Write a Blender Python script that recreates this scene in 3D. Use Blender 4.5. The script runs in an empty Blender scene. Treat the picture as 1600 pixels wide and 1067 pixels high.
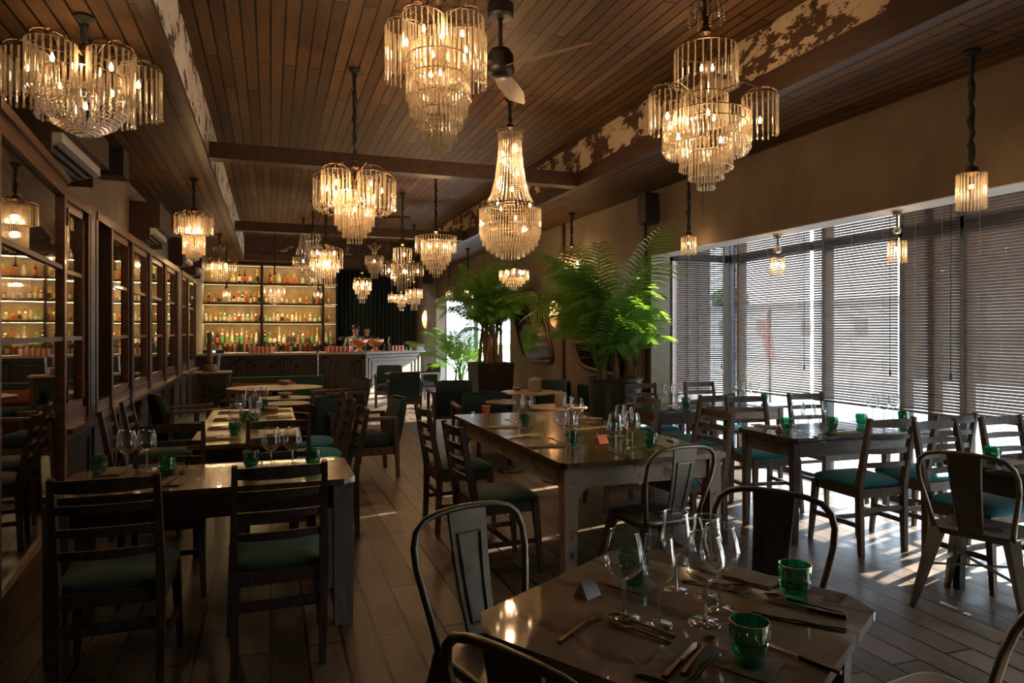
import bpy, math, random
from mathutils import Vector, Matrix
R = math.radians
PI = math.pi
SC = bpy.context.scene
COL = SC.collection

# ------------------------------------------------------------------ camera
CAM_H, FOC, YAW, HOR = 1.5, 1067.0, R(19.46), 519.0
SA, CA = math.sin(YAW), math.cos(YAW)
cd = bpy.data.cameras.new('camera'); cam = bpy.data.objects.new('camera', cd); COL.objects.link(cam)
cam.location = (0, 0, CAM_H); cam.rotation_euler = (R(90), 0, -YAW)
cd.sensor_width = 36; cd.lens = 36 * FOC / 1600; cd.shift_y = -(533.5 - HOR) / 1600
cd.clip_start = .05; cd.clip_end = 300
SC.camera = cam

# ------------------------------------------------------------------ world, sun, exposure
w = bpy.data.worlds.new('world'); SC.world = w; w.use_nodes = True
bgn = w.node_tree.nodes['Background']
bgn.inputs[0].default_value = (.74, .86, 1, 1); bgn.inputs[1].default_value = 7.0
sd = bpy.data.lights.new('sun', 'SUN'); sun = bpy.data.objects.new('sun', sd); COL.objects.link(sun)
SUN_EL = R(25); SUN_DIR = Vector((-.965 * math.cos(SUN_EL), -.262 * math.cos(SUN_EL), -math.sin(SUN_EL)))
sun.rotation_euler = SUN_DIR.to_track_quat('-Z', 'Y').to_euler(); sun.location = (30, 12, 15)
sd.energy = 22; sd.angle = R(.8); sd.color = (1, .86, .68)
def portal(x, y0, y1, z0, z1):
    ld = bpy.data.lights.new('window_portal', 'AREA'); o = bpy.data.objects.new('window_portal', ld); COL.objects.link(o)
    ld.shape = 'RECTANGLE'; ld.size = z1 - z0; ld.size_y = y1 - y0; ld.cycles.is_portal = True
    o.location = (x, (y0 + y1) / 2, (z0 + z1) / 2); o.rotation_euler = (0, R(90), 0)
portal(5.32, .4, 6.9, .0, 2.75); portal(5.32, 11.85, 17.8, 0, 2.75)
SC.view_settings.view_transform = 'Standard'; SC.view_settings.look = 'None'
SC.view_settings.gamma = 1; SC.view_settings.use_curve_mapping = False
SC.view_settings.exposure = 0.8
LAMP = 2.0      # power of every bulb in the place
SC.cycles.use_denoising = True
SC.cycles.sample_clamp_indirect = 6
SC.cycles.transparent_max_bounces = 40
SC.cycles.max_bounces = 8
SC.cycles.caustics_reflective = False; SC.cycles.caustics_refractive = False

# ------------------------------------------------------------------ geometry from the camera
def P(u, v, t):
    x = (u - 800) / FOC
    return Vector((t * (SA + x * CA), t * (CA - x * SA), CAM_H - (v - HOR) / FOC * t))
def G(u, v, z=0.0):
    return P(u, v, (CAM_H - z) * FOC / (v - HOR))
def y_on(u, X):          # y of the point of plane x = X seen in column u
    x = (u - 800) / FOC
    return X * (CA - x * SA) / (SA + x * CA)

# ------------------------------------------------------------------ materials
MATS = {}
def newmat(name):
    m = bpy.data.materials.new(name); m.use_nodes = True; MATS[name] = m
    nt = m.node_tree
    return m, nt, nt.nodes['Principled BSDF'], nt.nodes['Material Output']
def N(nt, typ, **kw):
    n = nt.nodes.new(typ)
    for k, v in kw.items(): setattr(n, k, v)
    return n
def ramp(nt, fac, stops):
    r = N(nt, 'ShaderNodeValToRGB'); cr = r.color_ramp
    while len(cr.elements) < len(stops): cr.elements.new(.5)
    for e, (p, c) in zip(cr.elements, stops):
        e.position = p; e.color = (*c, 1) if len(c) == 3 else c
    nt.links.new(fac, r.inputs[0]); return r.outputs[0]
def coords(nt, scale=(1, 1, 1), rot=(0, 0, 0), out='Object'):
    tc = N(nt, 'ShaderNodeTexCoord'); mp = N(nt, 'ShaderNodeMapping')
    mp.inputs['Scale'].default_value = scale; mp.inputs['Rotation'].default_value = rot
    nt.links.new(tc.outputs[out], mp.inputs[0]); return mp.outputs[0]
def noise(nt, vec, scale, detail=4, rough=.6):
    n = N(nt, 'ShaderNodeTexNoise'); n.inputs['Scale'].default_value = scale
    n.inputs['Detail'].default_value = detail; n.inputs['Roughness'].default_value = rough
    nt.links.new(vec, n.inputs['Vector']); return n.outputs[0]
def mixc(nt, fac, a, b, mode='MIX'):
    m = N(nt, 'ShaderNodeMix', data_type='RGBA', blend_type=mode)
    for s, v in ((m.inputs[0], fac), (m.inputs[6], a), (m.inputs[7], b)):
        if hasattr(v, 'links') or hasattr(v, 'is_linked'): nt.links.new(v, s)
        elif isinstance(v, tuple): s.default_value = (*v, 1) if len(v) == 3 else v
        else: s.default_value = v
    return m.outputs[2]
def bump(nt, b, h, strength=.3, dist=.01):
    n = N(nt, 'ShaderNodeBump'); n.inputs['Strength'].default_value = strength; n.inputs['Distance'].default_value = dist
    nt.links.new(h, n.inputs['Height']); nt.links.new(n.outputs[0], b.inputs['Normal'])
def plain(name, col, rough=.5, metal=0, scale=12, var=.25, bmp=.1, coat=0, sheen=0, stretch=(1, 1, 1), spec=.5):
    m, nt, b, o = newmat(name)
    v = coords(nt, stretch); f = noise(nt, v, scale)
    a = tuple(c * (1 - var) for c in col); c2 = tuple(min(1, c * (1 + var)) for c in col)
    nt.links.new(ramp(nt, f, [(.3, a), (.7, c2)]), b.inputs['Base Color'])
    b.inputs['Roughness'].default_value = rough; b.inputs['Metallic'].default_value = metal
    b.inputs['Coat Weight'].default_value = coat; b.inputs['Sheen Weight'].default_value = sheen
    b.inputs['Specular IOR Level'].default_value = spec
    if bmp: bump(nt, b, f, bmp, .003)
    return m
def planks(name, row, length, cols, rough=(.3, .5), gap=.004, gapcol=(.006, .004, .003), axis='y', grain=.5, bmp=.5):
    m, nt, b, o = newmat(name)
    rot = (0, 0, R(90)) if axis == 'y' else (0, 0, 0)
    v = coords(nt, (1, 1, 1), rot)
    br = N(nt, 'ShaderNodeTexBrick'); br.offset = .37; br.squash = 1
    br.inputs['Scale'].default_value = 1; br.inputs['Brick Width'].default_value = length
    br.inputs['Row Height'].default_value = row; br.inputs['Mortar Size'].default_value = gap
    br.inputs['Mortar Smooth'].default_value = .1; br.inputs['Bias'].default_value = 0
    br.inputs['Color1'].default_value = (0, 0, 0, 1); br.inputs['Color2'].default_value = (1, 1, 1, 1)
    br.inputs['Mortar'].default_value = (.5, .5, .5, 1)
    nt.links.new(v, br.inputs['Vector'])
    tone = ramp(nt, br.outputs['Color'], [(0, cols[0]), (.5, cols[1]), (1, cols[2])])
    g = noise(nt, coords(nt, (22, 1.6, 22) if axis == 'y' else (1.6, 22, 22)), 2.2, 6, .7)
    pat = noise(nt, coords(nt, (2, 1.1, 1)), 1.4, 5, .65)
    c = mixc(nt, grain, tone, ramp(nt, g, [(.3, (.35, .35, .35)), (.75, (1.35, 1.3, 1.25))]), 'MULTIPLY')
    c = mixc(nt, .6, c, ramp(nt, pat, [(.3, (.5, .5, .5)), (.7, (1.3, 1.3, 1.3))]), 'MULTIPLY')
    c = mixc(nt, br.outputs['Fac'], c, gapcol)
    nt.links.new(c, b.inputs['Base Color'])
    r = ramp(nt, pat, [(.3, (rough[0],) * 3), (.75, (rough[1],) * 3)]); nt.links.new(r, b.inputs['Roughness'])
    inv = N(nt, 'ShaderNodeMath', operation='MULTIPLY'); inv.inputs[1].default_value = -1.0
    nt.links.new(br.outputs['Fac'], inv.inputs[0])
    bump(nt, b, inv.outputs[0], bmp, .004)
    return m
planks('floor_boards', .165, 1.7, [(.085, .061, .044), (.13, .095, .07), (.19, .145, .108)], (.3, .5), .008)
planks('ceiling_boards', .095, 1.9, [(.075, .040, .019), (.105, .058, .027), (.155, .088, .042)], (.5, .65), .007, (.003, .002, .001)); MATS['ceiling_boards'].node_tree.nodes['Principled BSDF'].inputs['Specular IOR Level'].default_value = .2
plain('plaster', (.165, .135, .10), .75, scale=2.2, var=.22, bmp=.25)
plain('jamb_paint', (.55, .53, .48), .6, scale=6, var=.08, bmp=.1)
plain('dark_timber', (.045, .022, .013), .5, scale=3, stretch=(8, 1, 8), var=.4)
plain('cabinet_wood', (.14, .062, .026), .35, scale=3, stretch=(6, 1, 9), var=.45, coat=.2)
plain('dado_wood', (.03, .018, .012), .4, scale=4, stretch=(6, 6, 1), var=.4)
plain('chair_wood', (.085, .058, .042), .45, scale=5, stretch=(9, 9, 1.2), var=.5, bmp=.2)
plain('table_wood', (.12, .068, .036), .22, scale=3, stretch=(12, 1.5, 4), var=.4, coat=.3)
plain('light_table_wood', (.22, .13, .06), .3, scale=3, stretch=(1.5, 12, 4), var=.4, coat=.2)
plain('dark_table_wood', (.05, .04, .036), .2, scale=3, stretch=(1.5, 10, 4), var=.4, coat=.4)
plain('worn_apron_wood', (.2, .15, .1), .5, scale=5, stretch=(2, 2, 8), var=.45)
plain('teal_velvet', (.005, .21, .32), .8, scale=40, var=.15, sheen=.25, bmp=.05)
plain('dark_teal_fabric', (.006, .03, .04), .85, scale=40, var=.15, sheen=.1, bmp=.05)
plain('green_velvet', (.012, .075, .06), .85, scale=40, var=.15, sheen=.3, bmp=.05)
plain('gunmetal', (.22, .205, .18), .36, metal=.9, scale=9, var=.2, bmp=.03)
plain('bronze', (.10, .065, .035), .4, metal=.8, scale=9, var=.2, bmp=0)
plain('gold', (.75, .5, .22), .25, metal=1, scale=9, var=.1, bmp=0)
plain('steel', (.5, .48, .45), .22, metal=1, scale=9, var=.1, bmp=0)
plain('copper', (.85, .36, .25), .3, metal=.85, scale=9, var=.1, bmp=0)
plain('cord', (.018, .024, .02), .8, scale=30, var=.3, bmp=.1)
plain('black_plastic', (.012, .012, .013), .5, scale=9, var=.1, bmp=0)
plain('white_plastic', (.5, .5, .47), .5, scale=9, var=.05, bmp=0)
plain('blind_slat', (.12, .095, .085), .42, scale=9, var=.15, bmp=0)
plain('blind_tape', (.45, .4, .36), .8, scale=9, var=.1, bmp=0)
plain('window_metal', (.05, .055, .06), .4, metal=.5, scale=9, var=.1, bmp=0)
plain('napkin_cloth', (.28, .26, .2), .9, scale=60, var=.15, bmp=.3)
plain('curtain_cloth', (.012, .022, .016), .9, scale=20, var=.3, bmp=.1)
plain('bar_panel', (.22, .19, .165), .5, scale=5, stretch=(6, 6, 1), var=.25)
plain('bar_panel_shaded', (.035, .027, .024), .4, scale=5, stretch=(6, 6, 1), var=.3)  # same bar panelling, with the shadow on the long front put into its colour
plain('bar_top_stone', (.38, .36, .34), .3, scale=8, var=.15)
plain('shelf_back', (.18, .125, .05), .3, scale=2.5, var=.45, bmp=0)
plain('planter_zinc', (.06, .075, .075), .38, metal=.5, scale=4, var=.3)
plain('planter_black', (.012, .012, .013), .5, scale=4, var=.3)
plain('soil', (.03, .02, .012), .95, scale=30, var=.4)
plain('cane_bark', (.17, .12, .07), .7, scale=8, stretch=(1, 1, 12), var=.4)
plain('palm_leaf', (.10, .27, .05), .42, scale=6, var=.35, bmp=0)
plain('stone_ware', (.4, .35, .28), .6, scale=12, var=.15)
plain('terracotta', (.5, .16, .07), .6, scale=12, var=.15)
plain('orange_fabric', (.28, .1, .035), .8, scale=30, var=.15)
plain('pale_table_top', (.32, .24, .16), .3, scale=5, var=.2)
plain('round_table_wood', (.10, .055, .028), .45, scale=4, stretch=(8, 1, 1), var=.3)
plain('walnut', (.2, .1, .045), .4, scale=4, stretch=(8, 8, 1), var=.3)
plain('skin', (.5, .27, .18), .5, scale=8, var=.1, bmp=0)
plain('hair', (.012, .01, .01), .6, scale=8, var=.1, bmp=0)
plain('blue_shirt', (.14, .18, .22), .8, scale=8, var=.1)
plain('black_shirt', (.02, .02, .022), .8, scale=8, var=.1)
plain('card_pink', (.55, .4, .36), .4, scale=8, var=.08, bmp=0)
plain('concrete_outside', (.24, .24, .24), .8, scale=1.5, var=.2)
plain('white_wall_outside', (.6, .62, .63), .8, scale=1.5, var=.1)
plain('dark_wall_outside', (.06, .06, .055), .8, scale=.6, var=.4)
plain('brown_wall_outside', (.12, .09, .075), .8, scale=.6, var=.3)
plain('red_paint', (.7, .2, .18), .4, scale=1.5, var=.1)
plain('hedge_leaf', (.05, .11, .03), .7, scale=3, var=.6, bmp=.6)
plain('cap_black', (.02, .018, .018), .4, scale=5, var=.1, bmp=0)
plain('cap_red', (.35, .03, .03), .4, scale=5, var=.1, bmp=0)
plain('cap_gold', (.7, .5, .2), .35, metal=.6, scale=5, var=.1, bmp=0)
plain('label_cream', (.7, .6, .4), .7, scale=40, var=.1, bmp=0)
plain('label_white', (.75, .73, .68), .7, scale=40, var=.1, bmp=0)
plain('label_black', (.03, .03, .03), .6, scale=40, var=.1, bmp=0)
plain('label_red', (.5, .08, .05), .6, scale=40, var=.1, bmp=0)
plain('label_green', (.08, .3, .12), .6, scale=40, var=.1, bmp=0)

def peeling(name='peeling_paint', thr=.495, pale=((.5, .41, .3), (.62, .54, .43))):
    m, nt, b, o = newmat(name)
    v = coords(nt, (1, .8, 1.6)); f = noise(nt, v, 3.4, 12, .7)
    c = ramp(nt, f, [(.0, (.05, .026, .015)), (thr - .005, (.07, .036, .02)), (thr + .005, pale[0]), (.75, pale[1])])
    nt.links.new(c, b.inputs['Base Color']); b.inputs['Roughness'].default_value = .8
    bump(nt, b, ramp(nt, f, [(thr - .005, (0, 0, 0)), (thr + .005, (1, 1, 1))]), .6, .006)
peeling(); peeling('cracked_plaster', .44, ((.62, .6, .55), (.8, .77, .7))); peeling('dark_peeling', .6)
def worn():
    m, nt, b, o = newmat('distressed_paint')
    v = coords(nt, (1, 1, 1)); f = noise(nt, v, 9, 10, .72); g = noise(nt, v, 3, 3)
    base = ramp(nt, g, [(.3, (.38, .28, .21)), (.7, (.52, .43, .34))])
    c = mixc(nt, ramp(nt, f, [(.36, (1, 1, 1)), (.44, (0, 0, 0))]), base, (.06, .03, .02))
    nt.links.new(c, b.inputs['Base Color']); b.inputs['Roughness'].default_value = .55
    bump(nt, b, f, .3, .003)
worn()
def marble():
    m, nt, b, o = newmat('marble_top')
    v = coords(nt); f = noise(nt, v, 3.5, 9, .68); n2 = N(nt, 'ShaderNodeTexWave'); n2.inputs['Scale'].default_value = 1.2
    n2.inputs['Distortion'].default_value = 14; n2.inputs['Detail'].default_value = 5; nt.links.new(v, n2.inputs['Vector'])
    a = ramp(nt, f, [(.3, (.24, .205, .16)), (.7, (.46, .40, .32))])
    c = mixc(nt, ramp(nt, n2.outputs['Fac'], [(.0, (.5, .5, .5)), (.12, (0, 0, 0))]), a, (.05, .035, .022))
    nt.links.new(c, b.inputs['Base Color']); b.inputs['Roughness'].default_value = .05
marble()
def see_through(name, tint, gloss, transl, edge=None, rough=.05, col_t=(1, 1, 1)):
    m, nt, b, o = newmat(name); nt.nodes.remove(b)
    tr = N(nt, 'ShaderNodeBsdfTransparent'); tr.inputs[0].default_value = (*tint, 1)
    gl = N(nt, 'ShaderNodeBsdfGlossy'); gl.inputs['Roughness'].default_value = rough; gl.inputs[0].default_value = (1, 1, 1, 1)
    last = tr.outputs[0]
    if transl:
        tl = N(nt, 'ShaderNodeBsdfTranslucent'); tl.inputs[0].default_value = (*col_t, 1)
        df = N(nt, 'ShaderNodeBsdfDiffuse'); df.inputs[0].default_value = (*col_t, 1)
        md = N(nt, 'ShaderNodeMixShader'); md.inputs[0].default_value = .4
        nt.links.new(tl.outputs[0], md.inputs[1]); nt.links.new(df.outputs[0], md.inputs[2])
        mx = N(nt, 'ShaderNodeMixShader'); mx.inputs[0].default_value = transl
        nt.links.new(last, mx.inputs[1]); nt.links.new(md.outputs[0], mx.inputs[2]); last = mx.outputs[0]
    mx = N(nt, 'ShaderNodeMixShader')
    if edge:
        lw = N(nt, 'ShaderNodeLayerWeight'); lw.inputs[0].default_value = edge
        mr = N(nt, 'ShaderNodeMapRange'); mr.inputs[3].default_value = gloss; mr.inputs[4].default_value = .95
        nt.links.new(lw.outputs['Facing'], mr.inputs[0]); nt.links.new(mr.outputs[0], mx.inputs[0])
    else: mx.inputs[0].default_value = gloss
    nt.links.new(last, mx.inputs[1]); nt.links.new(gl.outputs[0], mx.inputs[2]); nt.links.new(mx.outputs[0], o.inputs[0])
    return m
see_through('crystal', (1, .97, .92), .17, .36, None, .14, (.62, .55, .42))
see_through('crystal_bead', (1, .97, .92), .25, .42, None, .12, (.62, .55, .45))
see_through('glass_stem', (.95, .97, .97), .38, .06, .3, .05, (.8, .8, .8))
see_through('wine_glass', (.97, .98, .98), .09, 0, .33, .03)
see_through('green_glass', (.2, .68, .5), .1, .15, .22, .04, (.02, .35, .22))
see_through('pane_glass', (.8, .8, .74), .16, 0, .3, .02)
see_through('window_glass', (.96, .98, .98), .05, 0, .15, .02)
see_through('sconce_shell', (1, .9, .7), .06, .8, None, .3, (1, .8, .5))
for nm, tint, ct in (('bottle_clear', (.85, .88, .85), (.9, .85, .65)), ('bottle_amber', (.6, .25, .05), (.75, .26, .04)),
                     ('bottle_green', (.15, .4, .08), (.25, .75, .08)), ('bottle_yellow', (.75, .55, .12), (1, .78, .15)),
                     ('bottle_dark', (.12, .06, .03), (.16, .06, .03))):
    see_through(nm, tint, .14, .6, .3, .05, ct)
def emit(name, col, s):
    m, nt, b, o = newmat(name); nt.nodes.remove(b)
    e = N(nt, 'ShaderNodeEmission'); e.inputs[0].default_value = (*col, 1); e.inputs[1].default_value = s
    nt.links.new(e.outputs[0], o.inputs[0]); m.cycles.emission_sampling = 'NONE'
emit('bulb_glow', (1, .68, .36), 22); emit('bulb_dim', (1, .7, .42), 4); emit('shelf_light', (1, .74, .32), .8); emit('screen_glow', (.2, .3, 1), 3)
plain('mirror_glass', (.32, .3, .25), .06, metal=1, scale=3, var=.3, bmp=.02)
def leafmat():
    m = MATS['palm_leaf']; nt = m.node_tree; b = nt.nodes['Principled BSDF']; o = nt.nodes['Material Output']
    tl = N(nt, 'ShaderNodeBsdfTranslucent'); tl.inputs[0].default_value = (.32, .6, .06, 1)
    mx = N(nt, 'ShaderNodeMixShader'); mx.inputs[0].default_value = .35
    nt.links.new(b.outputs[0], mx.inputs[1]); nt.links.new(tl.outputs[0], mx.inputs[2]); nt.links.new(mx.outputs[0], o.inputs[0])
leafmat()

# ------------------------------------------------------------------ mesh builder
class MB:
    def __init__(s): s.v, s.f, s.m = [], [], []
    def add(s, vs, fs, mi=0):
        k = len(s.v); s.v += [tuple(v) for v in vs]; s.f += [tuple(k + i for i in f) for f in fs]; s.m += [mi] * len(fs); return s
    def box(s, x0, y0, z0, x1, y1, z1, mi=0):
        vs = [(x, y, z) for z in (z0, z1) for y in (y0, y1) for x in (x0, x1)]
        return s.add(vs, [(0, 2, 3, 1), (4, 5, 7, 6), (0, 1, 5, 4), (2, 6, 7, 3), (0, 4, 6, 2), (1, 3, 7, 5)], mi)
    def bar(s, a, b, w0, d0, w1=None, d1=None, up=(0, 0, 1), mi=0):      # a tapered rectangular bar
        a, b = Vector(a), Vector(b); w1 = w0 if w1 is None else w1; d1 = d0 if d1 is None else d1
        d = (b - a).normalized(); u = Vector(up)
        if abs(d.dot(u)) > .98: u = Vector((0, 1, 0))
        x = d.cross(u).normalized(); y = x.cross(d).normalized(); vs = []
        for p, w_, d_ in ((a, w0, d0), (b, w1, d1)):
            for i, j in ((-1, -1), (1, -1), (1, 1), (-1, 1)): vs.append(p + x * w_ / 2 * i + y * d_ / 2 * j)
        return s.add(vs, [(3, 2, 1, 0), (4, 5, 6, 7), (0, 1, 5, 4), (1, 2, 6, 5), (2, 3, 7, 6), (3, 0, 4, 7)], mi)
    def tube(s, pts, r, n=8, cap=True, mi=0):
        pts = [Vector(p) for p in pts]; rs = r if isinstance(r, (list, tuple)) else [r] * len(pts)
        vs, fs = [], []; prev = None
        for i, p in enumerate(pts):
            d = (pts[min(i + 1, len(pts) - 1)] - pts[max(i - 1, 0)]).normalized()
            if prev is None:
                x = d.cross(Vector((0, 0, 1)) if abs(d.z) < .9 else Vector((1, 0, 0))).normalized()
            else: x = (prev - d * prev.dot(d)).normalized()
            prev = x; y = d.cross(x)
            for k in range(n):
                a = 2 * PI * k / n; vs.append(p + (x * math.cos(a) + y * math.sin(a)) * rs[i])
        for i in range(len(pts) - 1):
            for k in range(n): fs.append((i * n + k, i * n + (k + 1) % n, (i + 1) * n + (k + 1) % n, (i + 1) * n + k))
        if cap: fs += [tuple(range(n - 1, -1, -1)), tuple(range((len(pts) - 1) * n, len(pts) * n))]
        return s.add(vs, fs, mi)
    def lathe(s, prof, c=(0, 0, 0), n=20, cap0=False, cap1=False, mi=0, a0=0, a1=2 * PI):
        full = abs(a1 - a0 - 2 * PI) < 1e-6; m = n if full else n + 1; vs, fs = [], []
        for r, z in prof:
            for k in range(m):
                a = a0 + (a1 - a0) * k / n; vs.append((c[0] + r * math.cos(a), c[1] + r * math.sin(a), c[2] + z))
        for i in range(len(prof) - 1):
            for k in range(n):
                k2 = (k + 1) % m if full else k + 1
                fs.append((i * m + k, i * m + k2, (i + 1) * m + k2, (i + 1) * m + k))
        if cap0: fs.append(tuple(range(m - 1, -1, -1)))
        if cap1: fs.append(tuple(range((len(prof) - 1) * m, len(prof) * m)))
        return s.add(vs, fs, mi)
    def prism(s, poly, z0, z1, mi=0):
        n = len(poly); vs = [(x, y, z0) for x, y in poly] + [(x, y, z1) for x, y in poly]
        return s.add(vs, [tuple(range(n - 1, -1, -1)), tuple(range(n, 2 * n))] + [(k, (k + 1) % n, n + (k + 1) % n, n + k) for k in range(n)], mi)
    def cushion(s, x0, y0, x1, y1, z0, z1, r=.04, puff=.02, back=1.0, mi=0):
        nx = 7; vs, fs = [], []
        cx, cy = (x0 + x1) / 2, (y0 + y1) / 2; hx, hy = (x1 - x0) / 2, (y1 - y0) / 2
        def ring(k, z, ins):
            out = []
            for q in range(28):
                a = 2 * PI * q / 28; c, s_ = math.cos(a), math.sin(a); e = .32
                X = math.copysign(abs(c) ** e, c) * (hx - ins); Y = math.copysign(abs(s_) ** e, s_) * (hy - ins)
                wf = 1 + (back - 1) * (.5 - Y / (2 * hy))
                out.append((cx + X * wf, cy + Y, z))
            return out
        rows = [ring(0, z0, r * .5), ring(0, z0 + (z1 - z0) * .25, 0), ring(0, z0 + (z1 - z0) * .6, 0), ring(0, z1 - .004, r * .45), ring(0, z1 + puff * .5, r * 1.6), ring(0, z1 + puff, r * 3)]
        for rr in rows: vs += rr
        for i in range(len(rows) - 1):
            for q in range(28): fs.append((i * 28 + q, i * 28 + (q + 1) % 28, (i + 1) * 28 + (q + 1) % 28, (i + 1) * 28 + q))
        fs += [tuple(range(27, -1, -1)), tuple(range((len(rows) - 1) * 28, len(rows) * 28))]
        return s.add(vs, fs, mi)
    def octa(s, c, r, rz, mi=0):
        x, y, z = c
        return s.add([(x + r, y, z), (x, y + r, z), (x - r, y, z), (x, y - r, z), (x, y, z + rz), (x, y, z - rz)],
                     [(0, 1, 4), (1, 2, 4), (2, 3, 4), (3, 0, 4), (1, 0, 5), (2, 1, 5), (3, 2, 5), (0, 3, 5)], mi)
    def ball(s, c, r, n=10, m=6, sz=1, mi=0):
        prof = [(r * math.sin(PI * i / m) + 1e-5, -r * sz * math.cos(PI * i / m)) for i in range(m + 1)]
        return s.lathe(prof, c, n, mi=mi)
    def ring(s, c, r, tr, n=24, mi=0):
        vs, fs = [], []
        for k in range(n):
            a = 2 * PI * k / n
            for q in range(4):
                b = PI / 2 * q + PI / 4; rr = r + tr * math.cos(b)
                vs.append((c[0] + rr * math.cos(a), c[1] + rr * math.sin(a), c[2] + tr * math.sin(b)))
        for k in range(n):
            for q in range(4): fs.append((k * 4 + q, ((k + 1) % n) * 4 + q, ((k + 1) % n) * 4 + (q + 1) % 4, k * 4 + (q + 1) % 4))
        return s.add(vs, fs, mi)
    def build(s, name, mat, parent=None, world=False, smooth=False, loc=None):
        me = bpy.data.meshes.new(name)
        off = parent.location if (world and parent) else Vector((0, 0, 0))
        me.from_pydata([tuple(Vector(v) - off) for v in s.v] if off.length else s.v, [], s.f)
        for mt in (mat if isinstance(mat, (list, tuple)) else [mat]): me.materials.append(MATS[mt])
        if isinstance(mat, (list, tuple)): me.polygons.foreach_set('material_index', s.m)
        if smooth: me.polygons.foreach_set('use_smooth', [True] * len(me.polygons))
        me.update()
        o = bpy.data.objects.new(name, me); COL.objects.link(o)
        if parent: o.parent = parent
        if loc is not None: o.location = loc
        if smooth:
            md = None
        return o
def tag(o, label, cat, group=None, kind=None):
    o['label'] = label; o['category'] = cat
    if group: o['group'] = group
    if kind: o['kind'] = kind
    return o
def thing(name, label, cat, loc=(0, 0, 0), rz=0, group=None):
    o = bpy.data.objects.new(name, None); COL.objects.link(o); o.location = loc; o.rotation_euler = (0, 0, rz)
    o.empty_display_size = .1
    return tag(o, label, cat, group)
def struct(o): o['kind'] = 'structure'; return o
def dup(root, label, loc, rz=0, group=None, scale=None):
    r = root.copy(); COL.objects.link(r); r.location = loc; r.rotation_euler = (0, 0, rz); r['label'] = label
    if group: r['group'] = group
    elif 'group' in r.keys(): pass
    if scale: r.scale = scale
    for ch in list(root.children):
        c = ch.copy(); COL.objects.link(c); c.parent = r
        for g in list(ch.children):
            d = g.copy(); COL.objects.link(d); d.parent = c
    return r
class Proto:       # the first placing moves the original itself, later ones are copies
    def __init__(s, root): s.root, s.used = root, False
    def put(s, label, loc, rz=0, group=None, scale=None):
        if s.used: return dup(s.root, label, loc, rz, group, scale)
        s.used = True; s.root.location = loc; s.root.rotation_euler = (0, 0, rz); s.root['label'] = label
        if group: s.root['group'] = group
        if scale: s.root.scale = scale
        return s.root

# ------------------------------------------------------------------ room shell
XL, XLC, XW, XO = -1.9, -1.45, 4.15, 5.2          # back of the left recess, left wall face, right wall face, outer window plane
YN, YF = -1.2, 18.4
ZC, ZS = 3.62, 3.12
CXL, CXR = -.56, 3.23
HZ = 2.38                                          # underside of the window heads
YB0, YB1, YC0, YC1 = .4, 6.92, 11.85, 17.8         # near bay, far bay
struct(MB().box(XL - .1, YN, -.1, XO + .15, YF, 0).build('floor', 'floor_boards'))
struct(MB().box(CXL, YN, ZC, CXR, 16.4, ZC + .1).build('ceiling', 'ceiling_boards'))
struct(MB().box(XL - .1, YN, ZS, CXL - .03, YF, ZS + .1).build('ceiling', 'ceiling_boards'))
struct(MB().box(CXR + .03, YN, ZS, XW + .25, YF, ZS + .1).build('ceiling', 'ceiling_boards'))
struct(MB().box(CXL - .03, 16.45, ZS, CXR + .03, YF, ZS + .1).build('ceiling', 'ceiling_boards'))
struct(MB().box(CXL - .03, YN, 3.15, CXL, 16.4, ZC + .1).build('trim_1', 'cracked_plaster'))
struct(MB().box(CXR, YN, 3.28, CXR + .03, 16.4, ZC + .1).build('trim_2', 'peeling_paint'))
struct(MB().box(CXL, 16.4, 3.28, CXR, 16.45, ZC + .1).build('trim_3', 'dark_peeling'))
for i, (x0, x1, zt) in enumerate(((CXL - .06, CXL + .01, 3.155), (CXR - .02, CXR + .06, 3.28))):
    struct(MB().box(x0, YN, ZS - .005, x1, 16.4, zt).build('trim_%d' % (4 + i), 'dark_timber'))
struct(MB().box(CXL, 16.36, ZS - .005, CXR, 16.45, 3.28).build('trim_6', 'dark_timber'))
for i, y in enumerate((6.9, 11.68)):
    struct(MB().box(CXL + .02, y, 3.12, CXR - .02, y + .16, 3.27).build('trim_%d' % (7 + i), 'dark_timber'))
# left
struct(MB().box(XL - .1, YN, 0, XL, YF, ZS).build('wall_left', 'dado_wood'))
struct(MB().box(XL, 5.36, 2.49, XLC, YF, ZS).build('wall_left', 'plaster'))
struct(MB().box(XL, 14.2, 0, XLC, YF, 2.49).build('wall_left', 'plaster'))
dd = MB().box(XL, 5.36, 0, -1.38, 14.2, .8)
for k in range(9):
    y = 5.45 + k * .97
    dd.box(-1.38, y, .1, -1.365, y + .05, .72); dd.box(-1.38, y + .82, .1, -1.365, y + .87, .72)
    dd.box(-1.38, y, .1, -1.366, y + .87, .15); dd.box(-1.38, y, .67, -1.366, y + .87, .72)
struct(dd.build('wall_left', 'dado_wood'))
# far, near
struct(MB().box(XL - .1, YF, 0, XW + .25, YF + .1, ZS + .1).build('wall_back', 'plaster'))
struct(MB().box(XL - .1, YN - .1, 0, XO + .2, YN, ZC + .1).build('wall_front', 'plaster'))
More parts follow.
